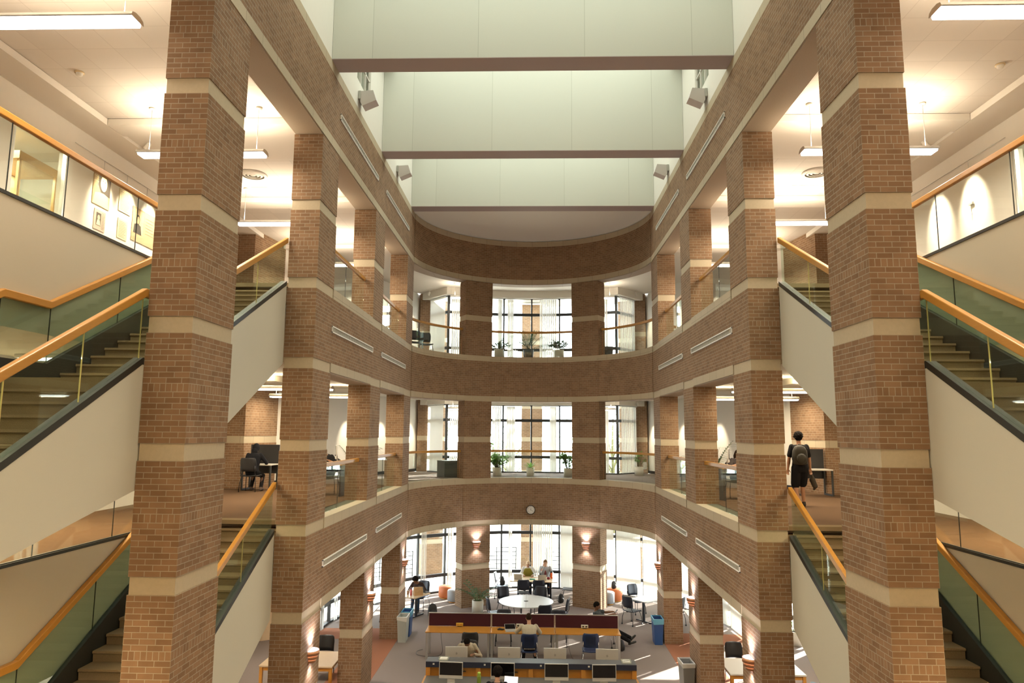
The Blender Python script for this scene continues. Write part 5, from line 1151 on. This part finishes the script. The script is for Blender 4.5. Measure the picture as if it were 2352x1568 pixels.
def person(loc, rz, label, skin, pelvis, lean, hands, feet, head=(0, 1, 0), top=None, sleeve='long', bottom=None, short=False, shoe=BLACK, hair='short', hairm=HAIRB, H=1.0, elbow=None, kneeh=(0, 1, .3), side=0, toes=None):
    """local frame: +Y is the way the person faces, z = 0 is the floor they are on"""
    root = empty('person', loc, rz, label, 'person'); Z3 = Vector((0, 0, 1)); X3 = Vector((1, 0, 0))
    P = Vector(pelvis); up = Vector((side, math.sin(lean), math.cos(lean))).normalized(); sd = (X3-up*X3.dot(up)).normalized(); fr = up.cross(sd)*-1
    fr = sd.cross(up)*-1 if fr.y < 0 else fr
    ch = P+up*.36*H; nk = P+up*.52*H; 
    hd = Vector(head).normalized(); hup = (Z3-hd*Z3.dot(hd)).normalized(); hsd = hd.cross(hup); 
    hc = nk+up*.05*H+hup*.115*H+hd*.035*H
    body = MB(); HP = [P+sd*s*.095*H-up*.02 for s in (-1, 1)]; SH = [P+up*.475*H+sd*s*.175*H for s in (-1, 1)]
    def torso(m, g): loft(m, [(P-up*.10*H, sd, fr, .135*H+g, .095*H+g), (P, sd, fr, .165*H+g, .115*H+g), (P+up*.15*H, sd, fr, .145*H+g, .10*H+g), (P+up*.32*H, sd, fr, .17*H+g, .115*H+g), (P+up*.42*H, sd, fr, .19*H+g, .105*H+g), (P+up*.48*H, sd, fr, .165*H+g, .085*H+g), (P+up*.52*H, sd, fr, .075*H+g, .065*H+g)])
    torso(body, 0); limb(body, [nk-up*.03*H, nk+(hc-nk)*.55], [.058*H, .052*H])
    A = []; Lg = []
    for i, s in enumerate((-1, 1)):
        eh = (elbow[i] if elbow else (s*.6, -.7, -.5)); el, wr = ik(SH[i], hands[i], .285*H, .25*H, eh); A.append((SH[i], el, wr)); limb(body, [SH[i], SH[i].lerp(el, .5), el, el.lerp(wr, .4), wr], [.052*H, .047*H, .040*H, .040*H, .027*H])
        # hand: palm, four unequal bent fingers and a thumb
        f = (wr-el).normalized(); f = (f+Vector((0, 0, -.15))).normalized(); tn = (Vector((-s, 0, .15))-f*Vector((-s, 0, .15)).dot(f)).normalized(); pn = f.cross(tn)
        if pn.z > 0: pn = -pn
        pc = wr+f*.085*H; loft(body, [(wr, tn, pn, .025*H, .018*H), (wr+f*.04*H, tn, pn, .036*H, .017*H), (pc, tn, pn, .040*H, .014*H)], 10)
        for k, (o_, L) in enumerate(((.030, .068), (.010, .078), (-.010, .072), (-.030, .056))):
            b0 = pc+tn*o_*H-f*.005; b1 = b0+(f*.88+pn*.35).normalized()*L*.5*H; b2 = b1+(f*.55+pn*.8).normalized()*L*.5*H; limb(body, [b0, b1, b2], [.0092*H, .0085*H, .0075*H], 8)
        t0 = wr+f*.03*H+tn*.028*H; t1 = t0+(f*.6+tn*.75+pn*.2).normalized()*.038*H; t2 = t1+(f*.9+tn*.2+pn*.3).normalized()*.032*H; limb(body, [t0, t1, t2], [.0115*H, .0105*H, .009*H], 8)
        kn, an = ik(HP[i], feet[i], .43*H, .42*H, kneeh[i] if isinstance(kneeh[0], (tuple, list)) else kneeh); Lg.append((HP[i], kn, an)); limb(body, [HP[i], HP[i].lerp(kn, .5), kn, kn.lerp(an, .35), an], [.082*H, .070*H, .053*H, .053*H, .036*H])
        tz = Vector(toes[i]) if toes else Vector((0, 1, 0)); limb(body, [an+Vector((0, 0, -.03)), an+tz*.12+Vector((0, 0, -.045))], [.035*H, .026*H])
    # head with jaw, brow, nose, ears
    n0 = body.n(); body.ball((0, 0, 0), (.073*H, .093*H, .105*H), 18, 12); body.ball((0, .028*H, -.062*H), (.05*H, .055*H, .052*H), 12, 8); body.ball((0, .092*H, -.012*H), (.012*H, .018*H, .022*H), 8, 6); body.tube([(0, .08*H, .02*H), (0, .10*H, -.02*H)], [.007*H, .012*H], 6); body.ball((0, .075*H, .028*H), (.045*H, .018*H, .010*H), 10, 6); body.ball((0, .078*H, -.055*H), (.024*H, .016*H, .011*H), 8, 6)
    for s in (-1, 1): body.ball((s*.074*H, -.005*H, -.008*H), (.010*H, .018*H, .03*H), 8, 6)
    HM = Matrix(((hsd.x, hd.x, hup.x, hc.x), (hsd.y, hd.y, hup.y, hc.y), (hsd.z, hd.z, hup.z, hc.z), (0, 0, 0, 1))); body.xf(HM, n0)
    solid(body, 'body', SK[skin], root, .0085, 2)
    for s in (-1, 1): m = MB().ball((s*.030*H, .083*H, .008*H), (.011*H, .008*H, .006*H), 8, 6); m.xf(HM); m.build('eye', EYE, root)
    m = MB().ball((0, .092*H, -.056*H), (.020*H, .006*H, .006*H), 8, 6); m.xf(HM); m.build('lips', LIP, root)
    # hair
    m = MB()
    if hair in ('short', 'bun', 'long', 'cap'):
        m.ball((0, -.014*H, .022*H), (.082*H, .098*H, .103*H), 18, 12); m.v = [(x, y, z if z > -.04*H or y < .01 else z) for x, y, z in m.v]; m.v = [(x, min(y, .074*H-max(0, .06*H-z)*.9), max(z, -.065*H)) for x, y, z in m.v]
    if hair == 'long': limb(m, [(0, -.07*H, .0), (0, -.10*H, -.12*H), (0, -.09*H, -.27*H)], [.075*H, .07*H, .035*H])
    if hair == 'bun': m.ball((0, -.10*H, .05*H), .045*H)
    if hair == 'curly':
        R = random.Random(3)
        m.ball((0, -.015*H, .03*H), (.097*H, .115*H, .115*H), 14, 10); m.v = [(x, min(y, .074*H-max(0, .06*H-z)*.9), max(z, -.08*H)) for x, y, z in m.v]
        for k in range(150):
            a, e = R.uniform(0, 2*PI), R.uniform(-.35, 1.5); x, y, z = math.cos(a)*math.cos(e), math.sin(a)*math.cos(e), math.sin(e)
            if y > .5 and z < .35: continue
            m.ball((x*.098*H, -.015*H+y*.112*H, .03*H+z*.112*H), R.uniform(.014, .022)*H, 6, 5)
    if hair == 'hood':
        m.ball((0, -.02*H, .012*H), (.098*H, .112*H, .125*H), 16, 12); m.v = [(x, min(y, .06*H), z) for x, y, z in m.v]; limb(m, [(0, -.06*H, -.09*H), (0, -.03*H, -.13*H)], [.085*H, .08*H])
    if hair == 'scarf':
        m.ball((0, -.016*H, .032*H), (.085*H, .104*H, .105*H), 16, 12); m.v = [(x, min(y, .066*H), max(z, -.05*H)) for x, y, z in m.v]; m.ball((0, -.10*H, .0), (.05*H, .045*H, .05*H))
    if m.v: m.xf(HM); solid(m, {'hood': 'hood', 'scarf': 'headscarf'}.get(hair, 'hair'), hairm, root, .010, 2 if hair != 'curly' else 0)
    if top:
        m = MB(); torso(m, .020*H); m.v = [v for v in m.v]
        for sh, el, wr in A:
            if sleeve == 'long': limb(m, [sh, el, el.lerp(wr, .93)], [.062*H, .056*H, .042*H])
            elif sleeve == 'short': limb(m, [sh, sh.lerp(el, .75)], [.062*H, .066*H])
            else: m.ball(sh, .055*H)
        solid(m, 'shirt', top, root, .011, 5)
    if bottom:
        m = MB(); loft(m, [(P-up*.13*H, sd, fr, .14*H, .105*H), (P-up*.02*H, sd, fr, .183*H, .134*H), (P+up*.06*H, sd, fr, .178*H, .130*H)])
        for hp, kn, an in Lg:
            if short: limb(m, [hp, hp.lerp(kn, .92)], [.110*H, .105*H])
            else: limb(m, [hp, hp.lerp(kn, .5), kn, kn.lerp(an, .93)], [.096*H, .084*H, .068*H, .052*H])
        solid(m, 'shorts' if short else 'trousers', bottom, root, .011, 2)
    for i, (hp, kn, an) in enumerate(Lg):
        tz = Vector(toes[i]).normalized() if toes else Vector((0, 1, 0)); m = MB(); limb(m, [an+Vector((0, 0, -.005)), an+Vector((0, 0, -.04)), an+tz*.10+Vector((0, 0, -.05)), an+tz*.17+Vector((0, 0, -.052))], [.046*H, .046*H, .038*H, .03*H])
        m.ball(tuple(an-tz*.03+Vector((0, 0, -.045))), .04*H); zmin = an.z-.088
        m.v = [(x, y, max(z, zmin)) for x, y, z in m.v]; solid(m, 'shoe', shoe, root, .009, 1)
    return root, dict(P=P, up=up, sd=sd, fr=fr, ch=ch, nk=nk, HM=HM)
def sit(kl=.42, fx=.12, fy=.40): return ((-fx, fy, .09), (fx, fy, .09))
BEIGE = cloth('cream_shirt', (.55, .50, .38)); BLK = cloth('black_cloth', (.012, .012, .014)); JEAN = cloth('blue_denim', (.05, .09, .17)); DARKJ = cloth('dark_denim', (.02, .024, .035)); OLIVE = cloth('mustard_vest', (.33, .28, .05)); WHITEC = cloth('white_shirt', (.70, .70, .68)); GREYC = cloth('grey_cardigan', (.38, .40, .43)); WINE = cloth('wine_top', (.22, .06, .07)); CHAR = cloth('charcoal_top', (.07, .08, .09)); HOOD = cloth('dark_hoodie', (.016, .017, .022)); SCARF = cloth('beige_scarf', (.60, .47, .33)); BROWNT = cloth('dark_brown_top', (.045, .028, .025)); KHAKI = cloth('sand_top', (.42, .36, .27))
L2_, L3_ = LV[1], LV[2]
# walking away on the second level
wk, f_ = person((6.40, 17.05, L2_), .02, 'person walking away on the right gallery in black with a backpack', 'tan', (0, 0, .93), .03, ((-.30, .02, .80), (.29, .10, .80)), ((-.11, -.10, .10), (.10, .12, .09)), (0.05, 1, .05), BLK, 'short', BLK, True, cloth('boot_grey', (.05, .045, .04)), 'curly', HAIRB, 1.0, ((-1, -.6, 0), (1, -.6, 0)), (0, 1, 0))
backpack(6.33, 16.845, L2_+.985, .02, 'dark worn backpack on the back of the person walking away', BPG, 1.02)
root = empty('jacket', (6.71, 17.16, L2_+.42), .2, 'dark bundled jacket hanging from the walking person\'s right hand', 'jacket'); m = MB(); limb(m, [(0, 0, .30), (.02, .02, .2), (.05, .0, .06)], [.03, .07, .05]); limb(m, [(.03, 0, .2), (.10, .02, .05), (.08, .06, -.02)], [.05, .05, .03]); solid(m, 'cloth_bundle', cloth('bundle_cloth', (.06, .05, .04)), root, .012)
# hooded person at the left carrel
person((-7.82, 19.76, L2_), 0, 'person in a dark hooded sweatshirt at the left study carrel, back turned', 'brown', (0, -.04, .54), .24, ((-.20, .42, .78), (.24, .42, .78)), ((-.12, .26, .09), (.22, .10, .09)), (.15, 1, -.35), HOOD, 'long', BLK, False, cloth('sneaker', (.12, .09, .08)), 'hood', HOOD)
person((-5.55, 19.30, L2_), PI-.25, 'person in a black shirt bent over the left second level desk, face down', 'tan', (0, -.04, .56), .38, ((-.22, .34, .90), (.16, .36, .90)), sit(), (.55, 1, -.75), BLK, 'short', DARKJ, False, BLACK, 'curly', HAIRB, 1.0)
person((5.55, 19.30, L2_), PI+.3, 'person in a dark short sleeved top at the right second level desk', 'pale', (0, -.04, .55), .18, ((-.2, .36, .90), (.2, .36, .90)), sit(), (-.3, 1, -.3), cloth('grey_brown_top', (.06, .05, .05)), 'short', DARKJ, False, BLACK, 'long', HAIRBR, .96)
# ground floor
person((-.02, 19.86, 0), 0.06, 'person in a cream shirt at the bench desk, back to the camera', 'pale', (0, -.03, .55), .26, ((-.34, .50, .80), (.26, .50, .80)), ((-.16, .22, .09), (.20, .02, .09)), (-.12, 1, -.25), BEIGE, 'long', BLK, False, cloth('brown_shoe', (.08, .06, .04)), 'short', HAIRBR, 1.02)
person((2.20, 21.85, 0), -PI/2-.05, 'person in a grey shirt with crossed legs looking at a phone behind the right screen', 'brown', (0, -.02, .53), -.48, ((-.12, .28, .95), (.16, .26, .95)), ((-.02, .86, .22), (.05, .82, .12)), (0, 1, -.32), CHAR, 'short', BLK, False, BLACK, 'short', HAIRB, 1.0, None, (0, .2, 1), 0, ((0, .6, .6), (0, .8, .3)))
ph = empty('phone', (2.54, 21.86, .965), -PI/2, 'dark phone held by the person with crossed legs', 'phone'); m = MB(); m.box(-.037, .037, -.005, .005, -.05, .10); m.xf(Matrix.Rotation(-.7, 4, 'X')); m.build('phone_case', BLACK, ph); m = MB(); m.box(-.033, .033, -.0065, -.0052, -.045, .095); m.xf(Matrix.Rotation(-.7, 4, 'X')); m.build('screen', SCREEN, ph)
person((-.12, 28.46, 0), PI-.05, 'person in a mustard vest and beige headscarf reading at the window table', 'tan', (0, -.03, .56), .30, ((-.22, .46, .80), (.16, .46, .80)), sit(), (-.25, 1, -.6), WHITEC, 'long', DARKJ, False, BLACK, 'scarf', SCARF, .98)
vest = [o for o in col.objects if o.name.startswith('person')][-1]
person((.56, 28.44, 0), PI+.03, 'person in a grey cardigan and wine top with a hand at the cheek', 'pale', (0, -.03, .56), .14, ((-.22, .46, .80), (.10, .22, 1.10)), sit(), (.05, 1, -.35), GREYC, 'long', DARKJ, False, BLACK, 'bun', HAIRBL, .98, ((-.6, -.7, -.5), (.5, .3, -1)))
person((-3.92, 25.76, 0), face(-.35, -1), 'person with dark hair bent low over the left window table', 'brown', (0, -.04, .55), .62, ((-.24, .50, .79), (.16, .52, .79)), sit(), (.1, 1, -.85), BROWNT, 'long', JEAN, False, BLACK, 'curly', HAIRB, 1.0)
person((-1.57, 18.55, 0), PI, 'dark haired person in a sand top behind the leftmost silver computer back', 'brown', (0, -.06, .50), .42, ((-.2, .36, .79), (.2, .36, .79)), sit(), (0, 1, -1.5), KHAKI, 'long', BLK, False, BLACK, 'short', HAIRB, 1.0)
person((-.67, 15.42, 0), 0, 'person at the lower edge of the picture facing the counter, only dark hair showing', 'pale', (0, -.05, .56), .12, ((-.16, .42, .79), (.2, .42, .79)), sit(), (.1, 1, -.25), BLK, 'long', BLK, False, BLACK, 'curly', HAIRB, 1.0)
# garments that show as separate pieces
def over(root_name_loc, mat, name, secs, H): pass
for o in list(col.objects):
    if o.get('label', '').startswith('person in a mustard vest'):
        # knitted vest over the white shirt
        lean = .30; P = Vector((0, -.03, .56)); up = Vector((0, math.sin(lean), math.cos(lean))); sd = Vector((1, 0, 0)); fr = Vector((0, math.cos(lean), -math.sin(lean))); m = MB(); g = .03
        loft(m, [(P-up*.02, sd, fr, .17+g, .12+g), (P+up*.15, sd, fr, .145+g, .10+g), (P+up*.32, sd, fr, .168+g, .117+g), (P+up*.41, sd, fr, .165+g, .107+g), (P+up*.475, sd, fr, .12+g, .085+g), (P+up*.50, sd, fr, .07+g, .06+g)]); solid(m, 'vest', OLIVE, o, .011)
    if o.get('label', '').startswith('person in a grey cardigan'):
        lean = .14; P = Vector((0, -.03, .56)); up = Vector((0, math.sin(lean), math.cos(lean))); fr = Vector((0, math.cos(lean), -math.sin(lean))); m = MB()
        loft(m, [(P+up*.06+fr*.075, Vector((1, 0, 0)), fr, .065, .055), (P+up*.30+fr*.08, Vector((1, 0, 0)), fr, .06, .06), (P+up*.42+fr*.06, Vector((1, 0, 0)), fr, .05, .06)]); solid(m, 'top', WINE, o, .011)
    if o.get('label', '').startswith('person in a grey shirt'):
        pass
# earbud lead of the seated phone user and headphones of the bench worker
